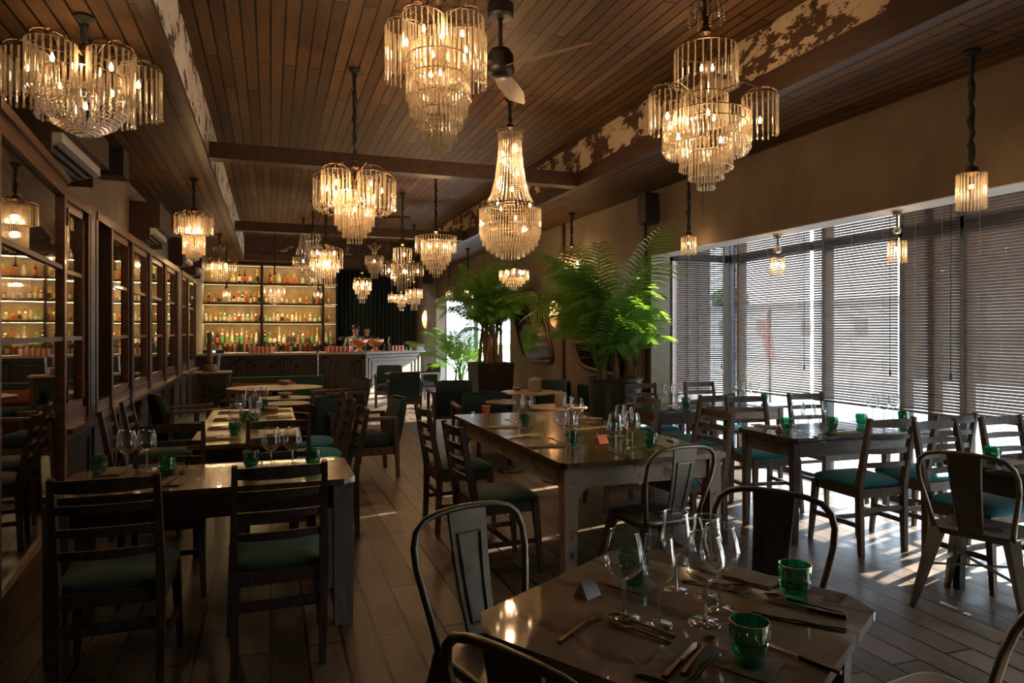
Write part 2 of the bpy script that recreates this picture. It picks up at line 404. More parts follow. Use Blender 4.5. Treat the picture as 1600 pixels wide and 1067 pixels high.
# right: piers and heads
rw = MB()
rw.box(XW, YN, 0, XW + .25, YB0, ZS); rw.box(XW, YB1, 0, XW + .25, YC0, ZS); rw.box(XW, YC1, 0, XW + .25, YF, ZS)
struct(rw.build('wall_right', 'plaster'))
struct(MB().box(XW, YB0, HZ + .004, XW + .25, YB1, ZS).box(XW, YC0, HZ + .004, XW + .25, YC1, ZS).build('wall_right', 'plaster'))
jb = MB()
for a, b in ((YB0, YB1), (YC0, YC1)):
    jb.box(XW + .001, a, HZ - .002, XW + .25, b, HZ + .004)
    jb.box(XW + .001, b - .006, 0, XW + .251, b + .001, HZ); jb.box(XW + .001, a - .001, 0, XW + .251, a + .006, HZ)
struct(jb.build('trim_9', 'jamb_paint'))
# bays: roof, ends, floors
for a, b in ((YB0, YB1), (YC0, YC1)):
    q = MB().box(XW + .25, a - .1, 2.75, XO + .15, b + .1, 2.85)
    q.box(XW + .25, a - .1, 2.39, XW + .3, b + .1, 2.75)
    if a == YB0: q.box(XW + .25, a - .1, 0, XO + .1, a, 2.75)
    else: q.box(XW + .25, a - .1, 0, XO + .1, a, 2.75)
    struct(q.build('wall_right', 'jamb_paint'))
# rounded pier at the far end, dark posts on the wall
pr = MB(); pts = [(XW, 18.35), (3.72, 18.35), (3.66, 18.3)] + [(3.86 - .2 * math.cos(R(a)), 17.98 - .2 * math.sin(R(a))) for a in range(0, 91, 15)] + [(XW, 17.78)]
struct(pr.prism(pts, 0, ZS).build('wall_pier', 'plaster'))
for i, u in enumerate((882, 1016)):
    y = y_on(u, XW)
    if u == 1016: y = YB1 + .12
    struct(MB().box(XW - .035, y - .035, 0, XW - .002, y + .035, ZS).build('trim_%d' % (10 + i), 'dark_timber'))

# ------------------------------------------------------------------ windows
def window(idx, y0, y1, mulls, trans=True):
    f = MB()
    for y in mulls: f.box(XO + .02, y - .03, 0, XO + .12, y + .03, 2.75)
    f.box(XO + .02, y0, 2.34, XO + .1, y1, 2.43); f.box(XO + .02, y0, 0, XO + .1, y1, .06); f.box(XO + .02, y0, 2.7, XO + .1, y1, 2.75)
    f.box(XW + .25, y1, 0, XW + .29, y1 + .08, 2.75); f.box(XO + .0, y1 - .04, 0, XO + .1, y1 + .08, 2.75)
    f.box(XW + .25, y1, 2.34, XO + .1, y1 + .06, 2.43); f.box(XW + .25, y1, 0, XO + .1, y1 + .06, .06)
    fo = f.build('window_%d' % idx, 'window_metal'); struct(fo)
    ys = [y0] + list(mulls) + [y1 - .04]
    ys = sorted(set(ys))
    for a, b in zip(ys, ys[1:]):
        MB().box(XO + .055, a + .03, .06, XO + .061, b - .03, 2.34).build('pane', 'window_glass', fo)
        MB().box(XO + .055, a + .03, 2.43, XO + .061, b - .03, 2.7).build('pane', 'window_glass', fo)
    MB().box(XW + .29, y1 + .02, .06, XO, y1 + .026, 2.34).build('pane', 'window_glass', fo)
mul = [y_on(u, XO) for u in (1151, 1285, 1407, 1452, 1502)] + [2.35, 1.4]
window(1, YB0, YB1, sorted(mul))
window(2, YC0, YC1, [13.3, 14.8, 16.3])
def blind(label, a, b, axis='y', z0=.82, z1=2.74, X=XO - .06, tapes=3, cord=True, tilt=-43):
    """slatted blind; axis y: in the plane x = X between y = a and b; axis x: in the plane y = X between x = a and b"""
    cx, cy = (X, (a + b) / 2) if axis == 'y' else ((a + b) / 2, X)
    root = thing('venetian_blind', label, 'blind', (cx, cy, z0), 0, 'slatted blinds in the windows')
    L = (b - a) / 2; sl = MB(); n = int((z1 - z0 - .06) / .025); wd = .0135; th = R(tilt)
    def W(l, o, z): return (o, l, z) if axis == 'y' else (l, o, z)
    for k in range(n):
        z = .04 + k * .025; dx, dz = wd * math.cos(th), wd * math.sin(th)
        sag = .0
        vs = [W(-L, -dx, z - dz), W(L, -dx, z - dz), W(L, 0, z + .0018), W(-L, 0, z + .0018), W(-L, dx, z + dz), W(L, dx, z + dz)]
        vs += [tuple(Vector(v) + Vector((0, 0, .0012))) for v in vs]
        sl.add(vs, [(0, 1, 2, 3), (3, 2, 5, 4), (7, 6, 9, 8), (8, 9, 10, 11), (0, 6, 7, 1), (4, 5, 11, 10)])
    sl.build('slats', 'blind_slat', root)
    r = MB()
    def B(l0, o0, zz0, l1, o1, zz1, mb):
        p, q = W(l0, o0, zz0), W(l1, o1, zz1); mb.box(min(p[0], q[0]), min(p[1], q[1]), zz0, max(p[0], q[0]), max(p[1], q[1]), zz1)
    B(-L, -.014, 0, L, .014, .02, r); r.build('bottom_rail', 'blind_slat', root)
    r = MB(); B(-L, -.02, z1 - z0 - .04, L, .02, z1 - z0, r); r.build('head_rail', 'blind_slat', root)
    for k in range(tapes):
        l = -L + .14 + (2 * L - .28) * k / max(1, tapes - 1)
        t = MB()
        for q in (-1, 1): B(l - .002, q * .0155 - .0008, .01, l + .002, q * .0155 + .0008, z1 - z0 - .03, t)
        t.build('ladder_cord', 'blind_tape', root)
    if cord:
        c = MB(); sgn = -1
        B(L - .06, -.022 * 1, .35, L - .056, -.018, z1 - z0, c) if axis == 'x' else B(-L + .06, -.022, .35, -L + .064, -.018, z1 - z0, c)
        p = W(L - .058, -.02, .33) if axis == 'x' else W(-L + .062, -.02, .33)
        c.lathe([(.003, .03), (.007, .01), (.008, -.03), (.004, -.035)], p, 8)
        c.build('pull_cord', 'black_plastic', root)
    return root
e = [y_on(u, XO - .06) for u in (1146, 1266, 1271, 1403, 1410, 1500, 1506)]
blind('brightest slatted blind, second panel from the palm, over the corner window', e[1], e[0])
blind('bright slatted blind in the middle of the window, right of the red banner', e[3], e[2])
blind('narrow dark slatted blind between two window posts', e[5], e[4], tapes=2, tilt=-50)
blind('wide dark slatted blind at the right edge of the photo', 1.9, e[6], tapes=4, tilt=-50)
blind('unseen slatted blind out at the right, raised to let skylight in', .5, 1.85, z0=2.2)  # out of view, added for the lighting and drawn up to admit skylight
blind('brown slatted blind on the short return beside the big palm', XW + .33, XO - .07, 'x', .77, 2.74, YB1 - .05, 2)
blind('slatted blind on the far return window behind the yellow green palm', XW + .33, XO - .07, 'x', .8, 2.74, YC1 - .05, 2)
for k in range(3):
    blind(('half raised slatted blind behind the dark palm', 'half raised slatted blind between the two far palms', 'half raised slatted blind nearest the bar')[k],
          YC0 + .05 + k * 1.95, YC0 + 1.95 + k * 1.95, 'y', 1.75, 2.74)

# ------------------------------------------------------------------ outside
struct(MB().box(XO + .16, -40, -.25, 80, 60, -.05).build('ground_outside', 'concrete_outside'))
o = MB().box(20, -20, -.05, 26, 17.2, 5.6)
for k in range(9): o.box(19.9, -15 + k * 3.5, .6, 20, -13.2 + k * 3.5, 2.2)
tag(o.build('dark_building', 'dark_wall_outside'), 'long dark building outside behind the right hand blinds', 'building')
wb = thing('white_building', 'low pale building across the street seen through the bright blinds', 'building', (34, 30, -.05))
MB().box(-4, -12, 0, 4, 14, 3.1).build('wall', 'white_wall_outside', wb)
MB().box(-4.4, -12.4, 3.1, 4.4, 14.4, 3.4).build('roof', 'concrete_outside', wb)
for k in range(6): MB().box(-4.06, -10 + k * 4, 1.4, -4.0, -9.2 + k * 4, 2.3).build('window', 'bar_panel', wb)
br_ = MB().box(XW + .5, 9.2, -.05, 6.6, 9.4, 3.4)
for k in range(10): br_.box(XW + .5 + k * .19, 9.17, 0, XW + .5 + k * .19 + .12, 9.2, 3.3)
tag(br_.build('garden_screen', 'brown_wall_outside'), 'brown boarded screen outside beyond the short return window', 'fence')
tr = thing('street_tree', 'dark leafy tree outside above the pale building', 'tree', (44, 58, -.05))
MB().tube([(0, 0, 0), (.1, 0, 2.2), (0, .1, 4)], [.2, .15, .1]).build('trunk', 'cane_bark', tr)
random.seed(5); q = MB()
for k in range(60):
    a, h, r = random.uniform(0, 2 * PI), random.uniform(2.6, 5.6), random.uniform(.2, 1.7)
    q.ball((r * math.cos(a), r * math.sin(a), h), random.uniform(.35, .7), 7, 5)
q.build('crown', 'hedge_leaf', tr)
p = P(1203, 535, 15)
bn_ = thing('street_banner', 'red banner on a pole outside, blurred behind the bright blinds', 'banner', (p.x, p.y, -.05))
MB().tube([(0, 0, 0), (0, 0, 2.1)], .03, 8).build('pole', 'window_metal', bn_); MB().add([(-.02, -.2, .9), (-.02, .1, 1.0), (-.02, .28, 1.5), (-.02, .05, 2.0), (.02, -.2, .9), (.02, .1, 1.0), (.02, .28, 1.5), (.02, .05, 2.0)], [(3, 2, 1, 0), (4, 5, 6, 7), (0, 1, 5, 4), (1, 2, 6, 5), (2, 3, 7, 6), (3, 0, 4, 7)]).build('cloth', 'red_paint', bn_)

# ------------------------------------------------------------------ glazed cabinets along the left wall
def cab_x(*a): pass
FX0, FX1 = -1.45, -1.35
def cabinet(label, y0, y1, doors, shelves=True):
    root = thing('glazed_cabinet', label, 'cabinet', (-1.6, (y0 + y1) / 2, .8), 0, 'glazed wall cabinets on the left')
    f = MB()
    f.box(-1.88, y0, .80, -1.28, y1, .835); f.box(FX0, y0, .835, FX1, y1, .93); f.box(FX0, y0, 2.42, FX1 + .02, y1, 2.49)
    f.box(XL + .01, y0, .835, XL + .03, y1, 2.42)
    f.box(XL + .01, y0, 2.40, FX0, y1, 2.49)
    f.build('carcass', 'cabinet_wood', root, True)
    edges = sorted(set([y0, y1] + [d[0] for d in doors] + [d[1] for d in doors]))
    for s in (1.42, 1.93):
        MB().box(XL + .03, y0 + .05, s, FX0 - .02, y1 - .05, s + .025).build('shelf', 'cabinet_wood', root, True)
    for y in edges:
        MB().box(FX0, y - .035, .835, FX1 + .015, y + .035, 2.42).build('post', 'dark_timber', root, True)
    for a, b in doors:
        a += .04; b -= .04; d = MB(); w_ = .055
        d.box(FX1 - .06, a, .93, FX1 - .01, a + w_, 2.42); d.box(FX1 - .06, b - w_, .93, FX1 - .01, b, 2.42)
        d.box(FX1 - .06, a, .93, FX1 - .01, b, .99); d.box(FX1 - .06, a, 2.36, FX1 - .01, b, 2.42)
        do = d.build('door', 'cabinet_wood', root, True)
        off = root.location
        def sub(mb, nm, mt):
            o = mb.build(nm, mt, do); o.data.transform(Matrix.Translation(-off)); return o
        for z in (1.455, 1.93): sub(MB().box(FX1 - .05, a + w_, z - .015, FX1 - .015, b - w_, z + .015), 'muntin', 'cabinet_wood')
        sub(MB().box(FX1 - .04, a + w_, .99, FX1 - .036, b - w_, 2.36), 'glass', 'pane_glass')
    return root
Y = lambda u: y_on(u, -1.35)
cabinet('nearest glazed cabinet beside the tall open glass door', 5.42, Y(139), [(5.44, Y(137))])
cabinet('long glazed cabinet with open bay of white crockery, middle of left wall', Y(149), Y(278), [(Y(173), Y(205)), (Y(206), Y(233)), (Y(235), Y(257)), (Y(259), Y(276))])
cabinet('farthest glazed cabinet, next to the bar shelves', Y(283), 14.2, [(Y(283) + .02, Y(293)), (Y(294), 14.18)])
for i, (a, b) in enumerate(((Y(139), Y(149)), (Y(278), Y(283)))):
    struct(MB().box(XL, a, .8, -1.34, b, 2.49).build('trim_%d' % (12 + i), 'dark_timber'))
# crockery and jars behind the glass
plates = thing('plate_stack', '', 'plates', (0, 0, 0))
for k in range(7): MB().lathe([(.05, .0), (.11, .012), (.112, .015), (.05, .005)], (0, 0, k * .016), 20, True, True).build('plate', 'label_white', plates)
plates = Proto(plates)
jar = thing('glass_jar', '', 'jar'); MB().lathe([(.05, 0), (.055, .02), (.055, .16), (.035, .19), (.035, .21)], n=16, cap0=True).build('body', 'bottle_clear', jar)
MB().lathe([(.038, .2), (.038, .225)], n=16, cap0=True, cap1=True).build('lid', 'steel', jar); jar = Proto(jar)
ORD = ['first', 'second', 'third', 'fourth', 'fifth', 'sixth', 'seventh', 'eighth', 'ninth', 'tenth', 'eleventh', 'twelfth', 'thirteenth',
       'fourteenth', 'fifteenth', 'sixteenth', 'seventeenth', 'eighteenth', 'nineteenth', 'twentieth']
random.seed(9)
for s, (z, nm) in enumerate(((.836, 'bottom'), (1.446, 'middle'), (1.956, 'top'))):
    for k in range(6):
        y = 6.6 + k * .85
        if abs(y - round(y, 0)) < 0: continue
        (plates if (k + s) % 2 else jar).put('%s behind the cabinet glass, %s along its %s shelf' % ('stack of white plates' if (k + s) % 2 else 'clear glass jar', ORD[k], nm),
            (-1.66, y, z), 0, 'crockery behind the cabinet glass')

# tall glass door standing open beside the cabinets
gd = thing('glass_door', 'tall wooden framed glass door standing open at the left edge', 'door', (-1.33, 5.36, 0), R(4.9))
L_ = 1.75
q = MB().box(-.03, -.085, 0, .03, 0, 2.53).box(-.03, -L_, 0, .03, -L_ + .1, 2.53)
q.box(-.03, -L_ + .1, 2.41, .03, -.085, 2.53).box(-.03, -L_ + .1, 0, .03, -.085, .28); q.box(-.045, -L_, 2.5, .05, 0, 2.55)
q.build('frame', 'cabinet_wood', gd)
for z in (1.455, 1.93): MB().box(-.02, -L_ + .1, z - .014, .02, -.085, z + .014).build('muntin', 'dark_timber', gd)
MB().box(-.003, -L_ + .1, .28, .003, -.085, 2.41).build('glass', 'pane_glass', gd)
for z in (2.28, 1.08): MB().box(.03, -.02, z - .06, .04, .005, z + .06).build('hinge', 'black_plastic', gd)

# air conditioners in timber boxes, speakers, camera dome
def ac(label, y0, y1, zb=2.51):
    r = thing('air_conditioner', label, 'air conditioner', (-1.3, (y0 + y1) / 2, zb), 0, 'boxed air conditioners above the cabinets')
    MB().box(XLC, y0, (zb + .14), -1.15, y1, 2.93).box(XLC, y0, zb, -1.25, y0 + .02, (zb + .14)).box(XLC, y1 - .02, zb, -1.25, y1, (zb + .14)).build('timber_box', 'dark_timber', r, True)
    MB().add([(XLC + .03, y0 + .03, (zb + .02)), (XLC + .03, y1 - .03, (zb + .02)), (-1.2, y1 - .03, (zb + .08)), (-1.2, y0 + .03, (zb + .08)), (XLC + .03, y0 + .03, (zb + .14)), (XLC + .03, y1 - .03, (zb + .14)), (-1.2, y1 - .03, (zb + .14)), (-1.2, y0 + .03, (zb + .14))],
             [(0, 3, 2, 1), (4, 5, 6, 7), (0, 1, 5, 4), (1, 2, 6, 5), (2, 3, 7, 6), (3, 0, 4, 7)]).build('unit', 'white_plastic', r, True)
    q = MB()
    for k in range(3): q.box(-1.36 + k * .05, y0 + .08, (zb + .03) + k * .014, -1.335 + k * .05, y1 - .08, zb + .045 + k * .014)
    q.build('louvre', 'black_plastic', r, True)
ac('nearest boxed air conditioner, high on the left above the open glass door', 4.81, 5.86, 2.58)
ac('second boxed air conditioner along the left wall', 8.38, 9.31)
ac('third boxed air conditioner along the left wall', 11.4, 12.3)
ac('farthest boxed air conditioner, small, beside the bar shelves', 13.3, 14.15)
MB().box(-1.9, 4.6, 2.9, -1.45, 5.36, 3.12).build('wall_left', 'plaster')['kind'] = 'structure'
def speaker(label, c, s, brk):
    r = thing('loudspeaker', label, 'speaker', c)
    a, b, h = s
    MB().box(-a, -b, 0, a, b, h).build('cabinet', 'black_plastic', r); MB().box(-a * .85, -b - .008, .03, a * .85, -b, h - .03).build('grille', 'cap_black', r)
    MB().bar((0, 0, h * .6), (brk, 0, h * .6), .04, .04).build('bracket', 'black_plastic', r)
speaker('black loudspeaker high on the left wall beside the nearest air conditioner', (-1.3, 6.75, 2.84), (.11, .12, .24), -.14)
speaker('black loudspeaker high on the right wall above the big palm', (4.03, 6.8, 2.73), (.075, .09, .34), .115)
speaker('small black loudspeaker high on the far rounded pier', (3.9, 17.668, 2.78), (.11, .11, .24), .12)
cdm = MB().lathe([(.06, 0), (.06, -.03), (.045, -.06), (.001, -.075)], (-1.15, 13.3, ZS - .001), 14).build('camera_dome', 'white_plastic')
tag(cdm, 'small white camera dome on the ceiling near the bar shelves', 'camera')

# ------------------------------------------------------------------ chairs (local: facing +y, origin on the floor under the seat)
def ladder_chair(fabric, label):
    r = thing('ladderback_chair', label, 'chair')
    for s in (-1, 1):
        q = MB().bar((s * .185, -.215, 0), (s * .19, -.2, .45), .03, .034, .036, .046, (0, 1, 0)).bar((s * .19, -.2, .45), (s * .185, -.29, .93), .036, .046, .024, .03, (0, 1, 0))
        q.build('leg', 'chair_wood', r)
        MB().bar((s * .215, .225, 0), (s * .195, .19, .44), .026, .026, .042, .042, (0, 1, 0)).build('leg', 'chair_wood', r)
    q = MB()
    for s in (-1, 1): q.bar((s * .195, -.2, .415), (s * .195, .19, .415), .024, .06)
    q.bar((-.195, .195, .415), (.195, .195, .415), .024, .06).bar((-.19, -.2, .415), (.19, -.2, .415), .024, .06)
    q.build('seat_frame', 'chair_wood', r)
    MB().cushion(-.225, -.2, .225, .235, .44, .485, .03, .022, .88).build('seat', fabric, r, smooth=True)
    for z, h in ((.895, .045), (.8, .03), (.705, .03), (.61, .03)):
        y = -.2 - .09 * (z - .45) / .48; q = MB(); n = 8; vs, fs = [], []
        for k in range(n + 1):
            f = k / n * 2 - 1; x = f * .187; dy = -.028 * (1 - f * f)
            hh = h / 2 * (1 + .25 * (1 - f * f))
            vs += [(x, y + dy - .007, z - hh), (x, y + dy + .007, z - hh), (x, y + dy + .007, z + hh), (x, y + dy - .007, z + hh)]
        for k in range(n):
            for j in range(4): fs.append((k * 4 + j, k * 4 + (j + 1) % 4, k * 4 + 4 + (j + 1) % 4, k * 4 + 4 + j))
        fs += [(3, 2, 1, 0), (n * 4, n * 4 + 1, n * 4 + 2, n * 4 + 3)]
        q.add(vs, fs).build('back_slat', 'chair_wood', r)
    for a, b in (((-.2, -.205, .2), (-.207, .21, .2)), ((.2, -.205, .2), (.207, .21, .2)), ((-.205, .02, .2), (.205, .02, .2)), ((-.19, -.208, .3), (.19, -.208, .3))):
        MB().bar(a, b, .018, .03).build('stretcher', 'chair_wood', r)
    return Proto(r)
TEAL = ladder_chair('teal_velvet', ''); GREEN = ladder_chair('green_velvet', '')
def metal_chair():
    r = thing('metal_chair', '', 'chair')
    for sx in (-1, 1):
        for sy in (-1, 1):
            a, b = Vector((sx * .235, sy * .235, 0)), Vector((sx * .15, sy * .15, .44))
            q = MB().bar(a, b, .022, .022, .058, .05, (sx, -sy, 0)); q.tube([a + Vector((0, 0, .0)), a + Vector((-sx * .006, -sy * .006, .03))], .016, 8)
            q.build('leg', 'gunmetal', r)
    def rr(h, z, e=.35, n=32, cyo=0.): return [(math.copysign(abs(math.cos(2 * PI * k / n)) ** e, math.cos(2 * PI * k / n)) * h, math.copysign(abs(math.sin(2 * PI * k / n)) ** e, math.sin(2 * PI * k / n)) * h + cyo, z) for k in range(n)]
    rows = [rr(.176, .415), rr(.185, .44), rr(.182, .452), rr(.17, .455), rr(.12, .446), rr(.02, .444)]; q = MB(); vs = [p for w_ in rows for p in w_]; fs = []
    for i in range(5):
        for k in range(32): fs.append((i * 32 + k, i * 32 + (k + 1) % 32, i * 32 + 32 + (k + 1) % 32, i * 32 + 32 + k))
    fs.append(tuple(range(160, 192))); fs.append(tuple(range(31, -1, -1)))
    q.add(vs, fs)
    q.build('seat', 'gunmetal', r, smooth=True)
    q = MB()
    for k in range(4):
        a = PI / 4 * k; q.bar((-.075 * math.cos(a), -.075 * math.sin(a), .449), (.075 * math.cos(a), .075 * math.sin(a), .449), .009, .006)
    q.build('seat_embossing', 'gunmetal', r)
    q = MB()
    for s in (-1, 1): q.bar((s * .19, -.19, .22), (s * .19, .19, .22), .006, .026)
    q.bar((-.19, -.19, .24), (.19, .19, .24), .022, .005).bar((-.19, .19, .24), (.19, -.19, .24), .022, .005)
    q.build('brace', 'gunmetal', r)
    pts = []
    half = [(.160, -.165, .43), (.172, -.185, .52), (.190, -.21, .62), (.203, -.232, .70), (.204, -.25, .765), (.19, -.262, .815), (.16, -.27, .845), (.11, -.275, .86), (.05, -.278, .866)]
    pts = half + [(0, -.279, .867)] + [(-x, y, z) for x, y, z in reversed(half)]
    MB().tube(pts, .0115, 10).build('back_tube', 'gunmetal', r, smooth=True)
    q = MB(); vs, fs = [], []; n = 8
    for k in range(n + 1):
        f = k / n; z = .44 + .425 * f; hw = .052 + .022 * f ** .8; y = -.17 - .105 * f - .012 * math.sin(PI * f)
        vs += [(-hw, y - .006, z), (-hw + .004, y - .0, z), (hw - .004, y - .0, z), (hw, y - .006, z), (hw - .004, y - .012, z), (-hw + .004, y - .012, z)]
    for k in range(n):
        for j in range(6): fs.append((k * 6 + j, k * 6 + 6 + j, k * 6 + 6 + (j + 1) % 6, k * 6 + (j + 1) % 6))
    fs += [(0, 1, 2, 3, 4, 5), tuple(n * 6 + 5 - j for j in range(6))]
    q.add(vs, fs); sp = q.build('backrest', 'gunmetal', r)
    q = MB()
    def bp(f, s, hw_): return (s * hw_ * (.7 + .3 * f), -.17 - .105 * f - .012 * math.sin(PI * f), .44 + .425 * f)
    for off in (.004, -.016):
        A, B_, C_, D_ = [Vector(p) + Vector((0, off, 0)) for p in (bp(.12, -1, .04), bp(.12, 1, .04), bp(.8, 1, .045), bp(.8, -1, .045))]
        m1, m2 = [Vector(p) + Vector((0, off, 0)) for p in (bp(.46, 1, .042), bp(.46, -1, .042))]
        for a, b in ((A, B_), (B_, m1), (m1, C_), (C_, D_), (D_, m2), (m2, A)): q.bar(a, b, .006, .006, up=(0, 1, 0))
    q.build('backrest_rib', 'gunmetal', sp)
    return Proto(r)
METAL = metal_chair()
def armchair(label):
    r = thing('armchair', label, 'armchair')
    for sx in (-1, 1):
        MB().bar((sx * .29, .27, 0), (sx * .29, .27, .6), .035, .035, .045, .045).build('leg', 'chair_wood', r)
        MB().bar((sx * .27, -.30, 0), (sx * .28, -.27, .62), .035, .035, .05, .05).build('leg', 'chair_wood', r)
        q = MB().bar((sx * .285, -.29, .62), (sx * .295, .30, .62), .055, .03); q.ball((sx * .295, .3, .62), .032, 8, 6)
        q.build('armrest', 'chair_wood', r)
    MB().box(-.27, -.27, .24, .27, .28, .32).build('seat_frame', 'chair_wood', r)
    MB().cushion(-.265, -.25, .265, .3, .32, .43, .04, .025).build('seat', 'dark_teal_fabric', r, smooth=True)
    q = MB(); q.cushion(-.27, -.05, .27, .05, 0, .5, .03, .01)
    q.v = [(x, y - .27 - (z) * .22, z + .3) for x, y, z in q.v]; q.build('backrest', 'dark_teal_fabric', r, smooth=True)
    return Proto(r)
ARM = armchair('')
def F(ang): return R(ang - 90)      # rotation for a chair that faces direction ang (degrees from +x)

gp = 'wooden ladderback chairs'
def lc(pr, label, x, y, ang): return pr.put(label, (x, y, 0), F(ang), gp)
# long worn table in the middle
lc(GREEN, 'ladderback chair with green seat at near left side of the long worn table', 1.36, 4.17, 3)
lc(GREEN, 'ladderback chair with green seat at far left side of the long worn table', 1.38, 5.17, 2)
lc(TEAL, 'ladderback chair at near right side of the long worn table, behind metal chair', 2.82, 4.25, 180)
lc(TEAL, 'ladderback chair at far right side of the long worn table', 2.83, 5.25, 178)
# dark table by the window
lc(TEAL, 'ladderback chair with teal seat, left of two on near side of dark window table', 3.92, 3.74, 88)
lc(TEAL, 'ladderback chair with teal seat, right of two on near side of dark window table', 4.5, 3.74, 90)
lc(TEAL, 'ladderback chair with teal seat at far left of dark window table', 4.0, 4.82, 262)
lc(TEAL, 'ladderback chair with teal seat at far right of dark window table, against blinds', 4.72, 4.84, 268)
lc(TEAL, 'ladderback chair with teal seat back to back with another, facing right hand black table', 4.08, 2.98, 272)
lc(TEAL, 'ladderback chair with teal seat at far right edge of photo', 4.7, 3.0, 270)
# rear window table
lc(TEAL, 'ladderback chair on near side of rear window table', 3.86, 5.58, 92)
lc(TEAL, 'ladderback chair behind rear window table, in front of big planter', 3.9, 6.46, 268)
lc(TEAL, 'ladderback chair behind rear window table, in the window corner', 4.67, 6.46, 268)
# left side
lc(GREEN, 'dim ladderback chair with green seat at near side of front left table', .03, 3.42, 92)
lc(GREEN, 'nearly black ladderback chair at lower left, beside the open glass door', -.62, 3.38, 90)
lc(TEAL, 'ladderback chair with teal seat at far side of front left table', .04, 4.42, 268)
lc(TEAL, 'ladderback chair at far side of front left table, by the wall', -.58, 4.46, 272)
lc(GREEN, 'ladderback chair with green seat, nearest in the row beside second left table', .38, 5.3, 182)
lc(TEAL, 'ladderback chair with teal seat, middle of the row beside second left table', .37, 6.0, 180)
lc(TEAL, 'ladderback chair with teal seat, farthest of the row beside second left table', .37, 6.7, 178)
lc(GREEN, 'dark ladderback chair against the left wall, nearer of two', -.86, 5.75, 0)
lc(GREEN, 'dark ladderback chair against the left wall, farther of two', -.86, 6.5, 0)
gm = 'grey metal chairs'
def mc(label, x, y, ang): return METAL.put(label, (x, y, 0), F(ang), gm, (1.12, 1, 1.01))
mc('grey metal chair with bright back panel, left of the foreground marble table', .745, 2.10, -73)
mc('grey metal chair behind the foreground marble table, back arched against the floor', 1.63, 2.04, 212)
mc('dark metal chair cut off at the lower edge of the photo', .69, 1.37, 27)
mc('dark metal chair of which only an arm shows at the lower right corner', 1.755, 1.365, 98)
mc('metal chair at the near end of the long worn table', 2.1, 3.47, 96)
mc('black metal chair at the right edge, drawn up to the black table', 3.62, 2.62, 18)
ga = 'low armchairs with teal upholstery'
def ac_(label, x, y, ang, s=1): return ARM.put(label, (x, y, 0), F(ang), ga, (s, s, s))
ac_('teal armchair nearest the bar corner, facing the room', 2.3, 14.0, 262)
ac_('teal armchair by the window near the bar, facing left', 3.05, 14.6, 200)
ac_('dark armchair seen from behind, leftmost of the three in the middle', 2.25, 12.1, 80)
ac_('dark armchair seen from behind, middle of the three', 2.52, 9.9, 85)
ac_('dark armchair seen from behind, nearest of the three, behind the long worn table', 2.38, 7.9, 82)
ac_('teal armchair with tall slanted back beside the aisle, left of centre', .92, 7.3, 185)
ac_('armchair with brown wooden arms beyond the second left table', .42, 8.0, 130)
ac_('dark teal armchair against the left wall below the far cabinets', -.86, 8.6, 20)
ac_('dark armchair in front of the bar, right of the oval table', .95, 10.4, 200)
def tub_chair(label, x, y, ang):
    r = thing('tub_chair', label, 'chair', (x, y, 0), F(ang), 'round backed black chairs at the wall')
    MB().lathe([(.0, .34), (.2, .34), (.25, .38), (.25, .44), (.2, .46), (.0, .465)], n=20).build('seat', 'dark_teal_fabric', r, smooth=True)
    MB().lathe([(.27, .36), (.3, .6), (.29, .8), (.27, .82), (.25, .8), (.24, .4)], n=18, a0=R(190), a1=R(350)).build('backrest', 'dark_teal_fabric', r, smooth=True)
    for a in (45, 135, 225, 315): MB().bar((.24 * math.cos(R(a)), .24 * math.sin(R(a)), 0), (.18 * math.cos(R(a)), .18 * math.sin(R(a)), .36), .025, .025, .035, .035).build('leg', 'black_plastic', r)
tub_chair('black round backed chair against the wall under the left mirror', 3.72, 8.9, 215)
tub_chair('black round backed chair beside the big zinc planter', 3.78, 7.95, 180)

# ------------------------------------------------------------------ tables
def rect_table(name, label, x0, y0, x1, y1, h, top, leg, apron, th=.03, lw=.06, ov=.03, chamfer=0, taper=.7, group=None, cat='table'):
    r = thing(name, label, cat, ((x0 + x1) / 2, (y0 + y1) / 2, 0), 0, group)
    c = chamfer
    poly = [(x0 + c, y0), (x1 - c, y0), (x1, y0 + c), (x1, y1 - c), (x1 - c, y1), (x0 + c, y1), (x0, y1 - c), (x0, y0 + c)] if c else [(x0, y0), (x1, y0), (x1, y1), (x0, y1)]
    t = MB().prism(poly, h - th, h); 
    t.build('tabletop', top, r, True)
    q = MB(); i = ov + lw * .2; az = h - th - .12
    q.box(x0 + i, y0 + i, az, x1 - i, y0 + i + .025, h - th).box(x0 + i, y1 - i - .025, az, x1 - i, y1 - i, h - th)
    q.box(x0 + i, y0 + i, az, x0 + i + .025, y1 - i, h - th).box(x1 - i - .025, y0 + i, az, x1 - i, y1 - i, h - th)
    q.build('apron', apron, r, True)
    for x, sx in ((x0 + ov + lw / 2, 1), (x1 - ov - lw / 2, -1)):
        for y, sy in ((y0 + ov + lw / 2, 1), (y1 - ov - lw / 2, -1)):
            q = MB().bar((x, y, h - th - .13), (x, y, h - th - .002), lw, lw, up=(0, 1, 0)).bar((x - sx * lw * (1 - taper) * .3, y - sy * lw * (1 - taper) * .3, 0), (x, y, h - th - .13), lw * taper, lw * taper, lw, lw, up=(0, 1, 0))
            q.build('leg', leg, r, True)
    return r
big = rect_table('dining_table', 'long dark topped table on worn pale painted legs, centre of the room', 1.52, 3.47, 2.62, 5.86, .77, 'table_wood', 'distressed_paint', 'distressed_paint', .03, .085, .03, .03, .8)
off = big.location
